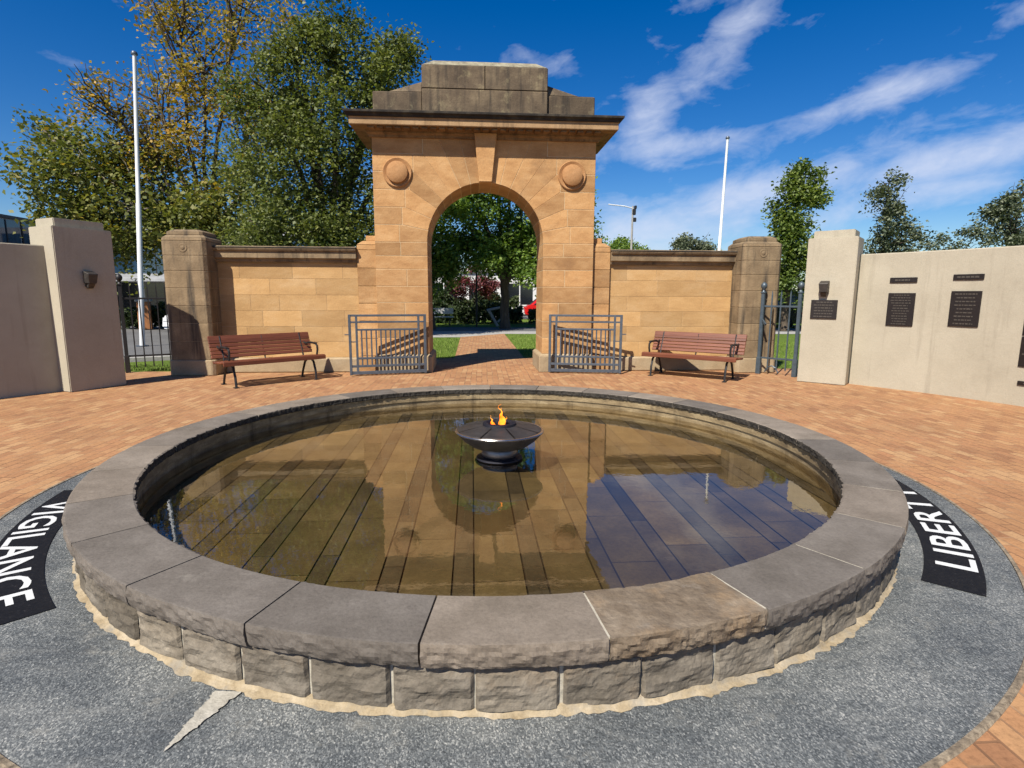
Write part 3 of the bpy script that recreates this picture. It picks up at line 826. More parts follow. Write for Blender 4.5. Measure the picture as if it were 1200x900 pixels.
# wing walls -------------------------------------------------------
def wing(s, label):
    root = empty('sandstone_wall', (0, 0, 0), 0, label, 'stone wall', 'low sandstone walls either side of the arch')
    x_in, x_out = 2.535, 5.26
    a_, b_ = sorted((AX + s * x_in, AX + s * x_out))
    MB().bx(a_, b_, 6.805, 7.30, 0, 2.20).build('mortar_core', M['joint'], root)
    mb = MB(); zc = [.30, .61, .92, 1.23, 1.54, 1.86, 2.165]
    for i in range(6):
        rd = random.Random(i * 5 + (3 if s > 0 else 0)); x = a_
        first = True
        while x < b_ - .01:
            L = rd.uniform(.55, 1.05)
            if first and i % 2: L *= .6
            first = False
            x1 = min(b_, x + L)
            if b_ - x1 < .25: x1 = b_
            mb.bx(x + .002, x1 - .002, 6.80, 6.84, zc[i] + .002, zc[i + 1] - .002)
            x = x1
    mb.build('panel', M['sandwall'], root, bevel=.003)
    MB().bx(a_, b_, 6.72, 7.36, 0, .285).build('plinth', M['plinth'], root, bevel=.02)
    mb = MB()
    prof = [(6.80, 2.17), (6.755, 2.17), (6.735, 2.20), (6.735, 2.225), (6.675, 2.25), (6.675, 2.37), (6.64, 2.385), (6.62, 2.42), (6.62, 2.45), (6.70, 2.475), (7.40, 2.475), (7.48, 2.44), (7.48, 2.36), (7.35, 2.17)]
    mb.prism(prof, a_, b_, 'x')
    mb.build('wall_coping', M['sandgrey'], root, bevel=.004)
    MB().bx(a_ - .005, b_ + .005, 6.612, 7.49, 2.432, 2.457).build('coping_edge', M['crust'], root, bevel=.006)
    return root
wing(-1, 'ashlar sandstone wall on the left of the arch, behind a bench')
wing(1, 'ashlar sandstone wall on the right of the arch, behind a bench')

def pier(cx, cy, label):
    root = empty('sandstone_pier', (cx, cy, 0), 0, label, 'stone pier', 'end piers of the sandstone walls')
    def octa(h, c): return [(-h + c, -h), (h - c, -h), (h, -h + c), (h, h - c), (h - c, h), (-h + c, h), (-h, h - c), (-h, -h + c)]
    mb = MB(); zc = [.30, .66, 1.0, 1.33, 1.66, 1.98, 2.26, 2.53]
    for i in range(7): mb.prism(octa(.405, .06), zc[i] + .002, zc[i + 1] - .002, 'z')
    mb.build('shaft', M['sandgrey'], root, bevel=.007)
    MB().prism(octa(.397, .058), .0, 2.52, 'z').build('mortar_core', M['joint'], root)
    MB().prism(octa(.43, .06), 0, .30, 'z').build('plinth', M['plinth'], root, bevel=.015)
    mb = MB()
    def frust(h0, c0, h1, c1, z0, z1):
        A = octa(h0, c0); B = octa(h1, c1)
        mb.add([(x, y, z0) for x, y in A] + [(x, y, z1) for x, y in B], [tuple(range(8)), tuple(range(8, 16))] + [(i, (i + 1) % 8, 8 + (i + 1) % 8, 8 + i) for i in range(8)])
    frust(.405, .06, .40, .06, 2.533, 2.585); frust(.40, .06, .335, .05, 2.587, 2.64); frust(.335, .05, .33, .05, 2.642, 2.70); frust(.33, .05, .24, .04, 2.702, 2.745)
    mb.build('cap', M['sandgrey'], root, bevel=.006)
    rs = MB(); n = 20
    prof = [(.001, .012), (.03, .012), (.04, .004), (.075, .008), (.09, -.005)]
    P = []; F = []
    for k in range(n):
        an = 2 * PI * k / n
        for r_, d_ in prof: P.append((r_ * math.cos(an), -.405 - d_, 2.40 + r_ * math.sin(an)))
    for k in range(n):
        k2 = (k + 1) % n
        for i in range(4): F.append((k * 5 + i, k2 * 5 + i, k2 * 5 + i + 1, k * 5 + i + 1))
    rs.add(P, F).build('rosette', M['sandgrey'], root, smooth=True)
    return root
pier(-5.55, 6.74, 'weathered octagonal sandstone pier at the left end, half in the shadow of the rendered wall')
pier(5.60, 6.74, 'weathered octagonal sandstone pier at the right end, beside the open iron gate')

# ------------------------------------------------------------------ rendered walls and pillars
def arc_wall(a0, a1, label):
    root = empty('rendered_wall', (0, 0, 0), 0, label, 'wall', 'cream rendered walls')
    MB().lathe([(8.15, 0), (8.15, 2.27), (8.158, 2.285), (8.45, 2.285), (8.458, 2.27), (8.458, 0)], 60, a0=R(a0), a1=R(a1)).build('wall_body', M['render'], root)
    return root
arc_wall(-14, 36.2, 'long curved cream rendered wall on the right carrying bronze plaques')
lw_ = empty('rendered_wall', (-6.77, 4.60, 0), R(90 - 33), 'rendered wall on the left in shade, cut by the frame edge', 'wall', 'cream rendered walls')
MB().prism([(0.0, 0), (.31, 0), (.31, 2.27), (.302, 2.285), (.008, 2.285), (0, 2.27)], -9, .1, 'x').build('wall_body', M['render'], lw_)
def wall_pillar(A, B, outn, depth, label, capin=.07):
    A, B, o = Vector(A), Vector(B), Vector(outn).normalized()
    c = (A + B) / 2 + o * depth / 2
    d = (B - A); wd = d.length; rz = math.atan2(d.y, d.x)
    root = empty('rendered_pillar', (c.x, c.y, 0), rz, label, 'wall pillar', 'rendered end pillars of the curved walls')
    MB().bx(-wd / 2, wd / 2, -depth / 2, depth / 2, 0, 2.575).build('shaft', M['render'], root, bevel=.012, seg=2)
    MB().bx(-wd / 2 + capin, wd / 2 - capin, -depth / 2 + capin, depth / 2 - capin, 2.56, 2.70).build('cap', M['render'], root, bevel=.012, seg=2)
    return root
wall_pillar((-6.55, 4.47), (-6.14, 5.24), (-.88, .47), .62, 'shaded cream rendered pillar beside the left side gate')
wall_pillar((5.79, 5.14), (6.36, 4.61), (.68, .73), .62, 'sunlit cream rendered pillar with lamp and plaque beside the right gate')

def wall_lamp(p, nrm, label):
    rz = math.atan2(nrm[1], nrm[0]) + PI / 2      # local -Y faces out
    root = empty('wall_lamp', (*p, 0), rz, label, 'wall lamp', 'wedge lamps on the pillars')
    MB().bx(-.05, .05, -.02, .0, -.10, .08).build('back_plate', M['lamp'], root, bevel=.004)
    MB().add([(-.075, -.02, .15), (.075, -.02, .15), (.075, -.02, -.05), (-.075, -.02, -.05), (-.075, -.16, .10), (.075, -.16, .10), (.06, -.13, -.05), (-.06, -.13, -.05)],
             [(0, 1, 2, 3), (4, 5, 6, 7), (0, 1, 5, 4), (1, 2, 6, 5), (2, 3, 7, 6), (3, 0, 4, 7)]).build('housing', M['lamp'], root, bevel=.006)
    MB().add([(-.05, -.03, -.052), (.05, -.03, -.052), (.05, -.12, -.052), (-.05, -.12, -.052), (-.045, -.03, -.13), (.045, -.03, -.13), (.04, -.07, -.12), (-.04, -.07, -.12)],
             [(0, 1, 2, 3), (4, 5, 6, 7), (0, 1, 5, 4), (1, 2, 6, 5), (2, 3, 7, 6), (3, 0, 4, 7)]).build('lamp_shade', M['lamp'], root, bevel=.004)
    return root
def off(p, nrm, d):
    n_ = Vector(nrm).normalized(); return (p[0] + n_.x * d, p[1] + n_.y * d)
l1 = wall_lamp(off((-6.35, 4.85), (.88, -.47), .001), (.88, -.47), 'dark wedge shaped lamp on the shaded left pillar'); l1.location.z = 1.76
l2 = wall_lamp(off((6.03, 4.915), (-.68, -.73), .001), (-.68, -.73), 'dark wedge shaped lamp above a plaque on the sunlit right pillar'); l2.location.z = 1.68

def plaque(p, nrm, w_, h_, z, rows, label, name='wall_plaque', cat='plaque', seed=0, lw=.6):
    rz = math.atan2(nrm[1], nrm[0]) + PI / 2
    root = empty(name, (p[0], p[1], z), rz, label, cat)
    MB().bx(-w_ / 2, w_ / 2, -.02, .0, -h_ / 2, h_ / 2).build('plate', M['bronze'], root, bevel=.004)
    if rows:
        rd = random.Random(seed)
        for i in range(rows):
            mb = MB()
            zz = h_ / 2 - h_ * (i + .8) / (rows + .6)
            lh = h_ / (rows + .6) * (.34 if rows > 1 else .5)
            half = w_ * lw * rd.uniform(.30, .5)
            x = -half
            while x < half - .01:
                L = rd.uniform(.02, .06) * (w_ / .45)
                x1 = min(half, x + L)
                mb.bx(x, x1, -.024, -.0195, zz - lh / 2, zz + lh / 2)
                x = x1 + .012
            mb.build('text_line', M['relief'], root)
    return root
def on_wall(aw, r=8.149):
    a_ = R(aw); return (r * math.cos(a_), r * math.sin(a_)), (-math.cos(a_), -math.sin(a_))
plaque(off((6.04, 4.905), (-.68, -.73), .001), (-.68, -.73), .42, .33, 1.33, 6, 'bronze plaque under the lamp on the sunlit right pillar', seed=1, lw=.9)
for aw, zt, zp, rows, la, lb, sd in ((31.39, 1.83, 1.345, 12, 'thin dark title strip over the narrow plaque nearest the pillar', 'dark bronze plaque with many short lines, nearest the pillar on the curved wall', 3),
                                 (25.1, 1.86, 1.375, 9, 'thin dark title strip with pale lettering over the middle plaque', 'dark bronze plaque with a few centred lines, second from the pillar on the curved wall', 5)):
    p, n_ = on_wall(aw)
    plaque(p, n_, .40, .085, zt, 1, la, 'title_strip', 'title strip', seed=sd, lw=.85)
    plaque(p, n_, .40, .545, zp, rows, lb, seed=sd + 1, lw=.8)
p, n_ = on_wall(17.6)
plaque(p, n_, .62, .40, 1.22, 4, 'reddish dark upper plaque cut off at the right edge of the photo', seed=9, lw=.9)
plaque(p, n_, .62, .43, .785, 6, 'dark lower plaque cut off at the right edge of the photo', seed=10, lw=.9)
p, n_ = on_wall(18.2)
plaque(p, n_, .40, .06, .335, 1, 'thin dark strip low on the curved wall at the right edge', 'title_strip', 'title strip', seed=11, lw=.8)
p = (-6.77 - .545 * .99, 4.60 - .839 * .99); n_ = (.839, -.545)
plaque(p, n_, .42, .5, 1.31, 8, 'dark plaque on the shaded left wall at the edge of the photo', seed=12, lw=.9)

# ------------------------------------------------------------------ benches
def make_bench(label):
    L = 1.80
    root = empty('park_bench', (0, 0, 0), 0, label, 'bench', 'slatted benches in front of the sandstone walls')
    mb = MB()
    for k in range(5):
        y = -.24 + k * .098; z = .43 + (.012 if k == 0 else .0) - .006 * k
        mb.box((0, y, z), (L, .082, .034))
    mb.box((0, -.292, .412), (L, .03, .07))
    mb.build('seat', M['wood'], root, bevel=.006)
    mb = MB()
    for k in range(6):
        t = k / 5
        y = .235 + .12 * t; z = .495 + .305 * t
        d = Vector((0, .35, .94)).normalized()
        p = Vector((0, y, z))
        mb.bar(Vector((-L / 2, y, z)), Vector((L / 2, y, z)), .03, .058 if k < 5 else .085, up=d)
    mb.build('backrest', M['wood'], root, bevel=.006)
    for sx in (-1, 1):
        x = sx * .71
        mb = MB()
        pth = [(x, -.27, 0), (x, -.25, .18), (x, -.19, .33), (x, -.08, .395), (x, .04, .38), (x, .15, .30), (x, .24, .14), (x, .30, 0)]
        mb.tube(pth, .021, 8)
        for y in (-.27, .30): mb.box((x, y, .008), (.07, .09, .016))
        mb.bar((x, -.28, .40), (x, .22, .385), .035, .03)
        mb.build('leg_frame', M['castiron'], root, smooth=True)
        mb = MB()
        mb.tube([(x, .20, .40), (x, .25, .55), (x, .30, .67), (x, .36, .835)], .016, 8)
        mb.build('back_stay', M['castiron'], root, smooth=True)
        xa = sx * .775
        mb = MB()
        mb.tube([(xa, -.20, .44), (xa, -.235, .55), (xa, -.23, .62), (xa, -.18, .655), (xa, -.05, .665), (xa, .10, .66), (xa, .22, .64), (xa, .29, .66)], .019, 8)
        mb.bar((xa, -.2, .67), (xa, .1, .675), .05, .018)
        mb.build('armrest', M['castiron'], root, smooth=True)
    mb = MB(); mb.tube([(0, .215, .42), (0, .25, .52), (0, .355, .82)], .012, 6); mb.bar((0, -.28, .395), (0, .22, .375), .03, .03)
    mb.tube([(-.03, -.06, .385), (.0, -.04, .36), (.03, -.06, .385)], .014, 6)
    mb.build('centre_brace', M['castiron'], root, smooth=True)
    return root
b1 = make_bench('red brown slatted bench with black iron ends in front of the left sandstone wall')
b1.location = (-3.78, 5.46, 0); b1.rotation_euler.z = R(42)
b2 = copy_tree(b1); b2['label'] = 'red brown slatted bench with black iron ends in front of the right sandstone wall'
b2.location = (4.02, 5.76, 0); b2.rotation_euler.z = R(-40)

# ------------------------------------------------------------------ iron gates at the arch
def arch_gate(p, q, label):
    p, q = Vector(p), Vector(q)
    d = q - p; W = d.length; rz = math.atan2(d.y, d.x)
    root = empty('arch_gate', (p.x, p.y, 0), rz, label, 'iron gate', 'open iron gate leaves at the arch')
    H = 1.16
    def piece(name, mb): return mb.build(name, M['gate'], root, bevel=.004)
    for x in (0.0, W): piece('gate_post', MB().box((x, 0, .02 + H / 2), (.05, .05, H)))
    for x in (.125, W - .125): piece('stile', MB().box((x, 0, .07 + (H - .06) / 2), (.042, .04, H - .06)))
    for z, t in ((H, .036), (H - .125, .03), (H - .27, .032), (.34, .034), (.19, .04), (.06, .055)):
        lo, hi = (0.0225, W - .0225) if z in (H, H - .125, .19, .06) else (.143, W - .143)
        piece('rail', MB().box(((lo + hi) / 2, 0.001, z), (hi - lo, .034, t * 1.12)))
    n = 12
    for k in range(n):
        x = .125 + (W - .25) * (k + 1) / (n + 1)
        piece('picket', MB().box((x, 0.002, (.19 + H - .27) / 2), (.028, .026, H - .27 - .19)))
    piece('latch', MB().box((W + .05, 0, .80), (.10, .02, .02)))
    piece('brace', MB().box((W - .06, 0.0, .66), (.12, .02, .02)))
    return root
arch_gate((-1.13, 6.47), (-2.52, 6.14), 'blue grey iron gate leaf folded open against the left side of the arch')
arch_gate((1.36, 6.47), (2.74, 6.22), 'blue grey iron gate leaf folded open against the right side of the arch')

def finial_post(root, x, y, h, m):
    po = MB(); po.box((x, y, h / 2), (.062, .062, h)); po.box((x, y, .17), (.085, .085, .34)); po.box((x, y, h + .01), (.085, .085, .03))
    po = po.build('post', m, root, bevel=.005)
    f = MB().lathe([(.001, .0), (.035, .0), (.022, .03), (.03, .05), (.055, .085), (.06, .12), (.05, .155), (.02, .185), (.001, .195)], 16, c=(x, y, h + .024)).build('finial', m, po, smooth=True)
    return po
def side_gate(p, q, h, npk, m, label, posts=(1, 1)):
    p, q = Vector(p), Vector(q); d = q - p; W = d.length
    root = empty('side_gate', (p.x, p.y, 0), math.atan2(d.y, d.x), label, 'side gate')
    if posts[0]: finial_post(root, 0, 0, h, m)
    if posts[1]: finial_post(root, W, 0, h, m)
    for z in (.33, h - .26): MB().box((W / 2, 0, z), (W - .07, .022, .035)).build('rail', m, root, bevel=.003)
    for k in range(npk):
        x = W * (k + 1) / (npk + 1)
        pk = MB(); pk.box((x, .001, (.10 + h - .03) / 2), (.022, .022, h - .13))
        pk.add([(x - .011, -.010, h - .028), (x + .011, -.010, h - .028), (x + .011, .012, h - .028), (x - .011, .012, h - .028), (x, .001, h + .06)], [(0, 1, 4), (1, 2, 4), (2, 3, 4), (3, 0, 4)])
        pk.build('picket', m, root)
    return root
rg = side_gate((5.60, 6.22), (6.06, 5.70), 1.62, 3, M['iron'], 'half open blue grey picket gate between the right pier and the cream pillar')
mb = MB(); mb.bar((0, 0, 1.10), (-.12, .30, 1.30), .03, .04); mb.bar((0, 0, 1.10), (.12, -.1, 1.0), .03, .04); mb.build('stay_bar', M['iron'], rg)
mb = MB(); mb.box((-.10, .24, .88), (.028, .028, 1.5)); mb.bar((0, 0, .30), (-.10, .24, .37), .03, .03); mb.build('gate_stop', M['iron'], rg)
MB().tube([(.12, .02, .05), (.17, .02, .14), (.25, .02, .18), (.33, .02, .14), (.38, .02, .05)], .014, 6).build('foot_loop', M['iron'], rg, smooth=True)
side_gate((-7.02, 6.82), (-6.10, 7.30), 1.72, 6, M['castiron'], 'dark iron picket gate in the shadow between the left pillar and the sandstone pier')

# ------------------------------------------------------------------ flagpoles, street light
def flagpole(base, top, r0, label):
    base, top = Vector(base), Vector(top)
    root = empty('flagpole', base, 0, label, 'flagpole', 'white flagpoles behind the walls')
    d = top - base
    MB().tube([(0, 0, 0), d * .5, d * .502, d * .985], [r0, r0 * .95, r0 * .8, r0 * .68], 14).build('pole', M['whitepaint'], root, smooth=True)
    MB().lathe([(.001, 0), (r0 * 1.1, 0), (r0 * 1.2, .03), (r0 * .9, .08), (.001, .11)], 14, c=tuple(d * .985)).build('truck', M['gate'], root, smooth=True)
    MB().lathe([(.001, .03), (.17, .03), (.17, 0.0), (.17, .0)], 16).build('base_plate', M['gate'], root)
    return root
flagpole((-10.15, 13, -.02), (-9.60, 13, 8.3), .074, 'tall white flagpole in front of the autumn tree on the left')
flagpole((10.58, 20, 0), (10.73, 20, 8.32), .075, 'white flagpole behind the right sandstone pier')
sl_ = empty('street_light', (9.5, 30, 0), 0, 'thin grey street light with a long arm behind the right sandstone wall', 'street light')
MB().tube([(0, 0, 0), (0, 0, 3.5), (.0, 0, 6.9)], [.09, .075, .05], 10).build('pole', M['concrete'], sl_, smooth=True)
MB().tube([(.05, 0, 6.75), (-.5, 0, 6.88), (-1.5, 0, 6.97)], .035, 8).build('arm', M['whitepaint'], sl_, smooth=True)
MB().box((.08, 0, 6.55), (.22, .15, .35)).box((.14, .02, 6.1), (.2, .14, .25)).box((.16, 0, 6.82), (.14, .2, .2)).build('fittings', M['castiron'], sl_, bevel=.03)

# ------------------------------------------------------------------ trees
def leaves(blobs, size, clump_r, rs, flat=.5):
    """blobs: (cx,cy,cz,rx,ry,rz,nclump,leaves per clump) -> arrays of kite-shaped leaves"""
    allp = []
    for cx, cy, cz, rx, ry, rz, nc, nl in blobs:
        nlobe = max(4, nc // 9)
        d = rs.normal(size=(nlobe, 3)); d /= np.linalg.norm(d, axis=1, keepdims=True)
        lob = d * (rs.random(nlobe) ** .36 * rs.uniform(.82, 1.16, nlobe))[:, None]
        pick = rs.integers(0, nlobe, nc)
        off_ = rs.normal(size=(nc, 3)) * .17
        off_[:, 2] = off_[:, 2] * .7 - .10 * (off_[:, 0] ** 2 + off_[:, 1] ** 2) / .03
        c = np.array([cx, cy, cz]) + (lob[pick] + off_) * np.array([rx, ry, rz])
        p = np.repeat(c, nl, axis=0) + rs.normal(size=(nc * nl, 3)) * clump_r * np.array([1, 1, .7])
        allp.append(p)
    p = np.concatenate(allp)
    n = len(p)
    nv = rs.normal(size=(n, 3)); nv[:, 2] = np.abs(nv[:, 2]) + flat
    nv /= np.linalg.norm(nv, axis=1, keepdims=True)
    t = rs.normal(size=(n, 3)); t -= (t * nv).sum(1, keepdims=True) * nv; t /= np.linalg.norm(t, axis=1, keepdims=True)
    b = np.cross(nv, t)
    s = size * rs.uniform(.6, 1.3, size=(n, 1))
    v = np.stack([p - t * s * .5, p + b * s * .34 + nv * s * .08 - t * s * .08, p + t * s * .55 - nv * s * .06, p - b * s * .34 + nv * s * .08 - t * s * .08], 1).reshape(-1, 3)
    return v
def quad_mesh(name, v, m, parent=None):
    n = len(v) // 4
    me = bpy.data.meshes.new(name)
    me.vertices.add(len(v)); me.vertices.foreach_set('co', v.astype(np.float32).ravel())
    me.loops.add(n * 4); me.loops.foreach_set('vertex_index', np.arange(n * 4, dtype=np.int32))
    me.polygons.add(n); me.polygons.foreach_set('loop_start', np.arange(0, n * 4, 4, dtype=np.int32))
    try: me.polygons.foreach_set('loop_total', np.full(n, 4, dtype=np.int32))
    except Exception: pass
    me.update(calc_edges=True); me.validate()
    me.materials.append(m)
    o = bpy.data.objects.new(name, me); COL.objects.link(o)
    if parent: o.parent = parent
    return o
def wig(a, b, amp, n, rd):
    a, b = Vector(a), Vector(b); out = []
    for i in range(n + 1):
        t = i / n
        j = Vector((rd.uniform(-1, 1), rd.uniform(-1, 1), rd.uniform(-.5, .5))) * amp * math.sin(PI * t)
        out.append(a.lerp(b, t) + j)
    return out
def tree(name, label, base, fork, r0, blobs, size, m, bark, seed, clump=.3, group=None, twigs=7, extra=None, flat=.5):
    rd = random.Random(seed); rs = np.random.default_rng(seed)
    root = empty(name, base, 0, label, 'tree', group)
    B = Vector(base)
    mb = MB()
    mb.tube(wig((0, 0, -.05), (rd.uniform(-.15, .15), 0, fork), .08, 5, rd), [r0 * 1.35, r0 * 1.05, r0, r0 * .95, r0 * .9, r0 * .85], 10)
    for q in blobs:
        c = Vector(q[:3]) - B
        f0 = Vector((0, 0, fork * rd.uniform(.8, 1.0)))
        mid = f0.lerp(c, .55) + Vector((0, 0, .25))
        mb.tube([f0] + wig(f0.lerp(mid, .3), mid, .12, 3, rd) + wig(mid.lerp(c, .25), c, .15, 3, rd), [r0 * .62, r0 * .5, r0 * .45, r0 * .4, r0 * .35, r0 * .3, r0 * .26, r0 * .2, r0 * .14], 7)
        for k in range(twigs):
            d = Vector((rd.gauss(0, 1), rd.gauss(0, 1), rd.gauss(.35, 1))).normalized()
            e = c + Vector((d.x * q[3], d.y * q[4], d.z * q[5])) * rd.uniform(.7, .98)
            s0 = mid.lerp(c, rd.uniform(.3, 1))
            mb.tube([s0] + wig(s0.lerp(e, .3), e, .14, 3, rd), [r0 * .17, r0 * .12, r0 * .09, r0 * .06, r0 * .025], 5)
    mb.build('trunk', bark, root, smooth=True)
    lb = [(q[0] - B.x, q[1] - B.y, q[2] - B.z, *q[3:]) for q in blobs]
    quad_mesh('crown', leaves(lb, size, clump, rs, flat), m, root)
    if extra:
        eb = [(q[0] - B.x, q[1] - B.y, q[2] - B.z, *q[3:]) for q in extra[0]]
        quad_mesh('outer_crown', leaves(eb, extra[1], clump, rs, flat), extra[2], root)
    return root

# big plane tree turning yellow, left
lo = [(-16.2, 20, 6.3, 2.1, 2.2, 1.5, 154, 26), (-13.6, 20, 5.9, 2.3, 2.4, 2.0, 210, 28), (-17.0, 20, 7.9, 1.0, 1.2, 1.0, 42, 22), (-11.2, 20, 5.2, 2.2, 2.4, 1.9, 168, 26), (-14.2, 19.6, 4.0, 2.0, 1.8, 1.0, 98, 24), (-9.6, 20.4, 5.8, 1.8, 2, 2, 112, 24), (-11.0, 18.8, 3.9, 1.6, 1.3, .9, 70, 22), (-15.9, 20, 4.9, 1.4, 1.6, .9, 70, 24)]
hi = [(-12.6, 20, 9.2, 2.3, 2, 1.7, 105, 18), (-10.6, 20, 11.0, 2.2, 2, 2.1, 128, 18), (-9.3, 20.2, 13.2, 1.9, 1.8, 1.6, 82, 17), (-14.6, 20, 9.0, 1.6, 1.6, 1.4, 78, 17), (-11.6, 20, 12.9, 1.6, 1.8, 1.6, 69, 17), (-8.6, 20.2, 9.0, 1.6, 1.8, 2.2, 114, 19), (-13.1, 20, 7.6, 2.2, 2, 1.1, 92, 21)]
tree('plane_tree', 'tall spreading plane tree turning yellow with a thin airy top, behind the left pillar', (-11.4, 20.2, -.02), 2.9, .30, lo, .195, M['leaf_plane'], M['palebark'], 21, .36, 'trees behind the memorial walls', 6, (hi, .155, M['leaf_gold']))
# second set of bare twigs for the airy top
pt = bpy.data.objects['plane_tree']
mb = MB(); rd = random.Random(5)
for q in hi:
    c = Vector(q[:3]) - Vector((-11.4, 20.2, 0)); f0 = Vector((rd.uniform(-.2, .3), 0, 3.2)); mid = f0.lerp(c, .6)
    mb.tube([f0] + wig(f0.lerp(mid, .3), mid, .12, 3, rd) + wig(mid.lerp(c, .25), c + Vector((0, 0, q[5] * .8)), .15, 3, rd), [.12, .095, .08, .07, .06, .05, .04, .03, .014], 7)
    for k in range(13):
        d = Vector((rd.gauss(0, 1), rd.gauss(0, .8), rd.gauss(.6, 1))).normalized()
        e = c + Vector((d.x * q[3], d.y * q[4], d.z * q[5])) * rd.uniform(.75, 1.1); s0 = mid.lerp(c, rd.uniform(.2, 1))
        mb.tube([s0] + wig(s0.lerp(e, .3), e, .14, 3, rd), [.045, .034, .026, .018, .008], 5)
mb.build('upper_branches', M['bark'], pt, smooth=True)

tree('broadleaf_tree', 'dense dark green tree directly left of the arch', (-5.2, 16.2, -.02), 2.6, .26,
     [(-6.9, 16, 5.2, 1.9, 1.8, 2.0, 229, 34), (-4.4, 16.0, 4.8, 2.2, 1.8, 1.8, 256, 34), (-2.9, 16.2, 6.2, 1.2, 1.6, 2.2, 148, 34), (-5.6, 16, 7.4, 2.2, 1.9, 1.8, 256, 34), (-3.6, 16.1, 8.4, 1.5, 1.6, 1.5, 162, 34), (-6.9, 16, 8.2, 1.2, 1.4, 1.4, 108, 34), (-4.6, 16.0, 10.2, 1.5, 1.5, 1.2, 148, 34), (-3.0, 16.2, 9.6, .9, 1.1, .8, 54, 34), (-6.1, 16, 9.7, .8, 1.0, .9, 54, 34), (-5.3, 15.6, 3.5, 2.6, 1.4, .8, 121, 34), (-7.6, 16, 3.7, 1.0, 1.3, .8, 54, 34)],
     .128, M['leaf_green'], M['bark'], 33, .27, 'trees behind the memorial walls', 6)

# park trees seen through the arch
tree('park_tree', 'leafy dark tree with a stout trunk seen through the arch on the right', (1.35, 22.2, -.02), 2.4, .22,
     [(.4, 22, 5.0, 1.8, 1.7, 1.5, 120, 30), (2.6, 22, 4.6, 1.8, 1.7, 1.6, 130, 30), (1.6, 21.6, 7.0, 2.4, 2, 1.8, 150, 30), (4.2, 22, 6.0, 1.2, 1.4, 1.6, 94, 28), (-.6, 21.8, 6.8, 1.6, 1.6, 1.4, 108, 28), (.8, 22, 9.0, 2.2, 1.8, 1.5, 162, 28), (2.8, 22, 8.6, 1.5, 1.6, 1.3, 94, 28), (2.9, 21.7, 3.0, 1.2, 1.1, .7, 59, 26), (1.4, 22, 3.3, .9, 1, .7, 35, 26), (3.4, 21.6, 2.5, .8, .8, .5, 26, 24), (.3, 21.8, 3.4, .7, .8, .5, 22, 24), (2.9, 21.6, 3.7, 1.1, 1, .8, 81, 26), (2.6, 20.9, 2.75, 1.0, .8, .55, 60, 26), (.5, 21.0, 2.95, .8, .7, .45, 36, 24), (3.9, 21.2, 3.2, .9, .9, .8, 50, 26), (.0, 21.8, 4.0, 1.1, 1, .8, 67, 26)],
     .17, M['leaf_arch'], M['bark'], 41, .24, 'trees in the park beyond the arch', 6)
tree('park_tree', 'shaded tree with low hanging leaves at the left inside the arch opening', (-2.1, 21.6, -.02), 2.2, .2,
     [(-2.0, 21.5, 4.4, 1.3, 1.6, 1.6, 148, 28), (-1.6, 21.4, 3.0, .75, 1.2, .9, 67, 28), (-2.6, 21.6, 2.3, .9, 1.1, .8, 62, 28), (-1.1, 21.5, 6.0, 1.2, 1.3, 1.1, 94, 28), (-3.6, 21.8, 5.2, 1.5, 1.6, 1.8, 94, 26), (-1.9, 21.6, 8.2, 1.6, 1.5, 1.4, 108, 26)],
     .17, M['leaf_arch'], M['bark'], 43, .24, 'trees in the park beyond the arch', 6)
tree('plum_tree', 'small round purple leaved tree seen through the arch', (.0, 31.4, -.02), 1.3, .08,
     [(-.75, 31.2, 2.1, .85, .8, .6, 70, 28), (.55, 31.2, 2.25, .9, .8, .65, 76, 28), (-.1, 31.2, 2.75, .8, .7, .5, 46, 28)], .14, M['leaf_plum'], M['bark'], 47, .18, None, 4)
pg = 'trees beyond the right walls'
tree('poplar_tree', 'tall narrow green tree behind the open right gate', (14.1, 20.3, -.02), 1.2, .16,
     [(14.2, 20.2, 2.4, 1.05, 1, 1.1, 90, 30), (14.1, 20.2, 4.0, 1.15, 1.1, 1.2, 110, 30), (14.0, 20.2, 5.5, .95, .95, 1.1, 84, 30), (14.2, 20.2, 6.6, .62, .7, .8, 60, 28), (13.75, 20.2, 6.5, .50, .5, .75, 40, 26), (14.0, 20.2, 3.2, 1.1, 1, 1.4, 80, 28), (13.9, 20.2, 5.0, .8, .8, 1.6, 50, 30)], .15, M['leaf_poplar'], M['bark'], 51, .2, pg, 5)
tree('gum_tree', 'grey green tree rising behind the cream pillar on the right', (20.0, 22.3, -.02), 2.2, .16,
     [(19.6, 22.2, 4.2, 1.15, 1.2, 1.1, 70, 28), (20.7, 22.2, 4.7, 1.0, 1.1, 1.2, 70, 28), (20.0, 22.2, 6.0, .95, 1, 1.1, 64, 28), (19.8, 22.2, 7.0, .45, .5, .5, 16, 24), (20.4, 22.2, 3.2, 1.4, 1.2, .8, 50, 26)], .15, M['leaf_gum'], M['bark'], 53, .2, pg, 6)
tree('gum_tree', 'low grey green treetop just showing over the curved wall', (23.4, 22.3, -.02), 2, .12,
     [(22.9, 22.2, 3.9, .9, 1, .75, 36, 24), (24.3, 22.2, 4.2, .8, 1, .8, 34, 24)], .15, M['leaf_gum'], M['bark'], 57, .2, pg, 5)
tree('gum_tree', 'large grey green tree over the curved wall at the right edge', (26.8, 22.3, -.02), 2.4, .2,
     [(26.0, 22.2, 5.0, 1.3, 1.3, 1.2, 90, 28), (27.4, 22.2, 5.6, 1.6, 1.5, 1.6, 120, 28), (26.4, 22.2, 6.4, .95, 1, .8, 44, 26), (28.2, 22.2, 7.0, 1.3, 1.2, 1, 60, 26)], .16, M['leaf_gum'], M['bark'], 59, .22, pg, 6)
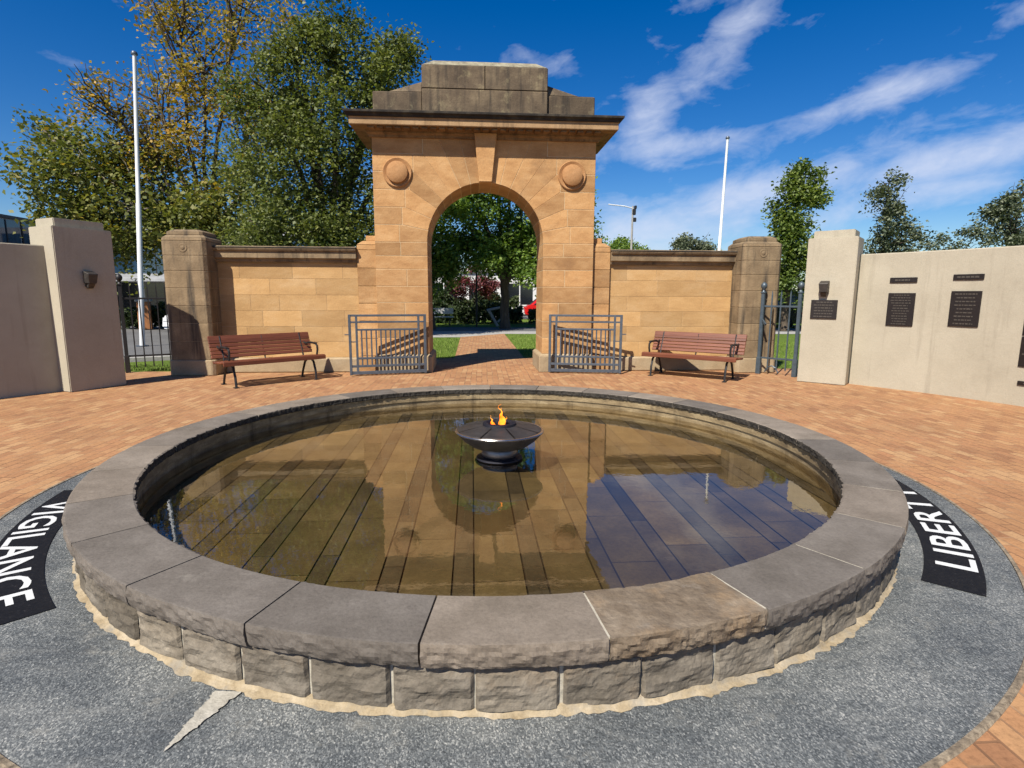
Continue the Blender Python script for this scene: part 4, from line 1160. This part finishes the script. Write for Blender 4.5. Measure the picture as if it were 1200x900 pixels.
tree('far_tree', 'distant round treetop above the right sandstone wall, beside the flagpole', (17.3, 40.4, -.02), 2.6, .2,
     [(16.6, 40.2, 5.2, 1.5, 1.4, 1.0, 60, 26), (17.6, 40.2, 5.7, 1.5, 1.4, 1.1, 66, 26), (18.6, 40.2, 5.0, 1.2, 1.2, .9, 40, 26)], .2, M['leaf_gum'], M['bark'], 61, .25, pg, 4)
tree('far_tree', 'distant treetops behind the street light', (11.4, 40.4, -.02), 2.6, .2,
     [(10.8, 40.2, 5.3, 1.2, 1.3, .9, 46, 26), (12.2, 40.2, 5.4, 1.3, 1.3, .95, 50, 26), (9.3, 40.2, 5.0, 1.1, 1.2, .9, 36, 26)], .2, M['leaf_arch'], M['bark'], 63, .25, pg, 4)

tree('park_tree', 'dark low branched tree far back in the shade at the left beyond the arch', (-4.0, 29.2, -.02), 1.6, .2,
     [(-3.6, 29, 2.6, 1.7, 1.4, 1.4, 90, 28), (-2.0, 29.2, 3.2, 1.0, 1.3, 1.0, 44, 26), (-4.2, 29, 4.6, 1.8, 1.5, 1.4, 80, 26), (-5.8, 29, 3.2, 1.6, 1.5, 1.5, 70, 26)], .18, M['leaf_arch'], M['bark'], 45, .24, 'trees in the park beyond the arch', 5)
tree('park_tree', 'leafy tree standing behind the red car beyond the arch', (6.0, 33.2, -.02), 2.6, .2,
     [(5.0, 33, 4.6, 1.6, 1.4, 1.2, 70, 26), (6.6, 33, 5.4, 1.8, 1.5, 1.6, 80, 26), (3.8, 33, 5.8, 1.4, 1.4, 1.3, 60, 26)], .18, M['leaf_arch'], M['bark'], 46, .24, 'trees in the park beyond the arch', 5)
# hedges and undergrowth in the park
def hedge(name, x0, x1, y0, y1, h, n, label, seed):
    rs = np.random.default_rng(seed)
    p = rs.random((n, 3)) * np.array([x1 - x0, y1 - y0, 1]) + np.array([x0, y0, 0])
    p[:, 2] = (rs.random(n) ** .6) * h * (1 + .18 * np.sin(p[:, 0] * 2.1) + .1 * np.sin(p[:, 0] * 5.3))
    nv = rs.normal(size=(n, 3)); nv /= np.linalg.norm(nv, axis=1, keepdims=True)
    t = rs.normal(size=(n, 3)); t -= (t * nv).sum(1, keepdims=True) * nv; t /= np.linalg.norm(t, axis=1, keepdims=True)
    b = np.cross(nv, t); s = .11 * rs.uniform(.6, 1.3, size=(n, 1))
    v = np.stack([p - t * s, p + b * s * .6, p + t * s, p - b * s * .6], 1).reshape(-1, 3)
    return tag(quad_mesh(name, v, M['leaf_hedge']), label, 'hedge')
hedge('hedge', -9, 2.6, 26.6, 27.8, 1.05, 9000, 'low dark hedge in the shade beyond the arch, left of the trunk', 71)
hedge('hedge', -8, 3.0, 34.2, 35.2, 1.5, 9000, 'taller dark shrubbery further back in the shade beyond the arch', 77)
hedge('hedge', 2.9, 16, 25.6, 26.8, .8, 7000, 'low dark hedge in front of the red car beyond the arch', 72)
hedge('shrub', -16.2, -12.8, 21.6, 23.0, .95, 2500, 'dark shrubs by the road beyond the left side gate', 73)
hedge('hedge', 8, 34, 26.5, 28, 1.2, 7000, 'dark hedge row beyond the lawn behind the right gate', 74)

# lawn blades near the walls
rs = np.random.default_rng(91)
def blades(xr, yr, n):
    p = np.stack([rs.uniform(*xr, n), rs.uniform(*yr, n), np.full(n, -.012)], 1)
    h = rs.uniform(.025, .055, (n, 1)); a_ = rs.uniform(0, 6.28, n)
    d = np.stack([np.cos(a_), np.sin(a_), np.zeros(n)], 1); w_ = .006
    tip = p + np.concatenate([rs.normal(0, .015, (n, 2)), h], 1)
    return np.stack([p - d * w_, p + d * w_, tip + d * w_ * .3, tip - d * w_ * .3], 1).reshape(-1, 3)
bv = np.concatenate([blades((-4.5, -.68), (9.3, 16.0), 16000), blades((1.14, 6.0), (9.3, 17.3), 16000), blades((5.6, 12), (7.1, 14), 14000), blades((-8.2, -6.2), (7.2, 8.0), 5000)])
tag(quad_mesh('grass', bv, M['blade']), kind='stuff')

# ------------------------------------------------------------------ buildings beyond
def glass_building():
    r = empty('office_building', (-36.6, 45, 0), 0, 'glass fronted office block with a pale roof band behind the left wall', 'building')
    MB().bx(-14, 0, -12, 12, 0, 7.318).build('wall', M['greywall'], r)
    MB().bx(-14.1, .12, -12.1, 12.1, 7.32, 7.6).build('roof_band', M['castiron'], r, bevel=.03)
    for k in range(8):
        y0 = -11.9 + k * 3.0
        w_ = MB().bx(.002, .03, y0 + .1, y0 + 2.85, 3.2, 7.25).build('window', M['glass'], r)
        f = MB(); f.bx(.0, .09, y0 - .05, y0 + .08, 0, 7.3); f.bx(.0, .08, y0 + 1.4, y0 + 1.48, 3.2, 7.25); f.bx(.0, .085, y0 + .085, y0 + 2.94, 3.05, 3.2); f.build('frame', M['castiron'], w_)
    for k in range(8):
        y0 = -11.9 + k * 3.0
        MB().bx(.002, .03, y0 + .1, y0 + 2.85, .2, 3.0).build('window', M['darkglass'], r)
    # frontage facing the court
glass_building()
def shop():
    r = empty('shop_building', (-27.5, 47, 0), 0, 'shopfront building with dark glazing and a white awning beyond the left side gate', 'building')
    MB().bx(-8.6, 14, 0, 10, 0, 7.0).build('wall', M['greywall'], r)
    MB().bx(-8.6, 14, -2.2, -.03, 2.55, 2.85).build('awning', M['greywall'], r, bevel=.03)
    for k in range(9):
        x0 = -8.4 + k * 2.45
        MB().bx(x0 + .1, x0 + 2.35, -.03, .0, .3, 2.5).build('shop_window', M['darkglass'], r)
        w_ = MB().bx(x0 + .1, x0 + 2.35, -.03, -.002, 3.3, 6.5).build('window', M['glass'], r)
        f = MB(); f.bx(x0 + 1.2, x0 + 1.26, -.06, -.031, 3.3, 6.5); f.bx(x0 + .1, x0 + 2.35, -.055, -.031, 4.9, 4.96); f.build('frame', M['castiron'], w_)
shop()
def white_shop():
    r = empty('white_building', (4, 41.5, .09), 0, 'low white building with dark windows seen through the arch', 'building')
    MB().bx(-14, 14, 0, 9, 0, 3.3).build('wall', M['whitewall'], r)
    MB().bx(-14.1, 14.1, -.25, 9.1, 3.302, 3.6).build('parapet', M['whitewall'], r, bevel=.04)
    for k in range(9):
        x0 = -13.6 + k * 3.05
        w_ = MB().bx(x0, x0 + 2.1, -.02, .0, .7, 2.4).build('window', M['darkglass'], r)
        f = MB(); f.bx(x0 + 1.0, x0 + 1.08, -.05, -.021, .7, 2.4); f.bx(x0 - .05, x0 + 2.15, -.08, -.0, .6, .7); f.build('frame', M['whitewall'], w_)
white_shop()
pl = empty('planter_pillar', (-14.6, 21.4, 0), .4, 'orange brick pillar beside the road beyond the left side gate', 'brick pillar')
MB().box((0, 0, .6), (.5, .5, 1.2)).build('shaft', M['brickwall'], pl, bevel=.02)
MB().box((0, 0, 1.26), (.6, .6, .1)).build('cap', M['concrete'], pl, bevel=.02)

# street sign with pole near the car
sg = empty('street_sign', (-9.4, 14.3, -.02), .3, 'small blue sign on a grey post beside the white car', 'street sign')
MB().tube([(0, 0, 0), (0, 0, 2.2)], .03, 8).build('post', M['concrete'], sg, smooth=True)
MB().box((0, -.035, 1.95), (.34, .02, .45)).build('sign_plate', plain('blue_sign_enamel', (.05, .14, .42), .4), sg, bevel=.008)
MB().box((0, -.048, 2.02), (.2, .004, .12)).build('sign_mark', M['whitepaint'], sg)

# cars
def car(name, label, loc, rz, paint, h=1.42, L=4.2, cabin=(.28, .40, .78, .93), hood=.9):
    r = empty(name, loc, rz, label, 'car', 'parked cars beyond the memorial')
    Wd = 1.72
    prof = [(-L / 2, .35), (-L / 2 + .05, .75), (-L / 2 + .25, hood - .06), (L * (cabin[0] - .5), hood), (L * (cabin[3] - .5), hood + .03), (L / 2 - .08, hood - .05), (L / 2, .6), (L / 2 - .03, .3), (L / 2 - .4, .22), (-L / 2 + .4, .22)]
    MB().prism(prof, -Wd / 2, Wd / 2, 'y').build('body', paint, r, bevel=.07, smooth=True, seg=2)
    x0, x1, x2, x3 = [L * (c - .5) for c in cabin]
    P = []
    for (xx, zz, yy) in ((x0, hood - .02, Wd / 2 - .06), (x1, h, Wd / 2 - .24), (x2, h, Wd / 2 - .24), (x3, hood - .01, Wd / 2 - .06)):
        P += [(xx, -yy, zz), (xx, yy, zz)]
    MB().add(P, [(0, 2, 4, 6), (1, 7, 5, 3), (0, 1, 3, 2), (2, 3, 5, 4), (4, 5, 7, 6), (0, 6, 7, 1)]).build('cabin', paint, r, bevel=.05, smooth=True, seg=2)
    def lerp(a_, b_, t): return tuple(a_[i] + (b_[i] - a_[i]) * t for i in range(3))
    for nm, (a_, b_, c_, d_) in (('windscreen', (0, 1, 3, 2)), ('rear_window', (6, 7, 5, 4)), ('side_window', (0, 6, 4, 2)), ('side_window', (1, 7, 5, 3))):
        q = [P[a_], P[b_], P[c_], P[d_]]
        cc = tuple(sum(p[i] for p in q) / 4 for i in range(3))
        ctr = (0, 0, .9)
        q = [lerp(cc, p, .80) for p in q]
        nn = (Vector(q[1]) - Vector(q[0])).cross(Vector(q[3]) - Vector(q[0])).normalized()
        if nn.dot(Vector(cc) - Vector(ctr)) < 0: nn = -nn
        q2 = [tuple(Vector(p) + nn * .018) for p in q]
        MB().add([tuple(Vector(p) - nn * .01) for p in q] + q2, [(0, 1, 2, 3), (4, 5, 6, 7), (0, 1, 5, 4), (1, 2, 6, 5), (2, 3, 7, 6), (3, 0, 4, 7)]).build(nm, M['darkglass'], r)
    for sx in (-.30, .31):
        for sy in (-1, 1):
            c_ = (L * sx, sy * (Wd / 2 - .08), .31)
            wh = MB().tube([(c_[0], c_[1] - .1, .31), (c_[0], c_[1] + .1, .31)], .31, 20).build('wheel', M['tyre'], r)
            yy = c_[1] + sy * .102
            MB().tube([(c_[0], yy - .01, .31), (c_[0], yy + .01, .31)], .19, 14).build('rim', M['steel'], wh)
    for sy in (-1, 1):
        MB().box((-L / 2 + .06, sy * .6, .66), (.1, .32, .14)).build('headlight', M['whitepaint'], r, bevel=.02)
        MB().box((L / 2 - .05, sy * .66, .72), (.1, .26, .16)).build('tail_light', M['red'], r, bevel=.02)
    return r
car('parked_car', 'red car parked beyond the hedge, seen through the arch', (5.35, 33, -.012), R(178), M['red'])
car('parked_car', 'white car parked on the road beyond the left side gate', (-9.55, 17.8, -.02), R(60), M['white'])
cr = car('parked_car', 'dark tall car parked on the grass beyond the open right gate', (15.9, 24.4, -.012), R(-70), M['navy'], 1.85, 4.4, (.2, .3, .93, .985), 1.02)
MB().box((2.215, 0, .62), (.02, .42, .13)).build('number_plate', M['whitepaint'], cr, bevel=.003)

# park furniture beyond the arch
pb = empty('lamp_post', (.02, 23.6, -.012), 0, 'thin dark post rising over the purple tree beyond the arch', 'lamp post')
MB().tube([(0, 0, 0), (0, 0, 4.2)], [.05, .035], 8).build('pole', M['castiron'], pb, smooth=True)
MB().lathe([(.001, 0), (.12, .02), (.16, .22), (.06, .34), (.001, .36)], 12, c=(0, 0, 4.2)).build('lantern', M['castiron'], pb, smooth=True)
sc_ = empty('garden_sculpture', (.85, 24.0, -.012), .2, 'pale angular object standing by the trunk beyond the arch', 'sculpture')
MB().bar((.25, 0, 0), (-.25, 0, .85), .16, .12).bar((-.3, 0, .82), (.35, 0, .95), .3, .1).build('stone_arm', M['greywall'], sc_, bevel=.02)
MB().tube([(.55, 0, .02), (.5, 0, .25), (.35, 0, .33), (.25, 0, .22)], .06, 8).build('stone_loop', M['concrete'], sc_, smooth=True)
for (x, y, lb) in ((-2.05, 24.6, 'pale picnic seat in the shade at the left inside the arch'),):
    r = empty('picnic_seat', (x, y, -.012), .1, lb, 'seat')
    MB().box((0, 0, .45), (1.8, .35, .05)).build('seat', M['whitewall'], r, bevel=.01)
    MB().box((0, .25, .75), (1.8, .05, .3)).build('backrest', M['whitewall'], r, bevel=.01)
    for sx in (-.7, .7): MB().box((sx, .05, .21), (.06, .3, .42)).build('leg', M['castiron'], r)
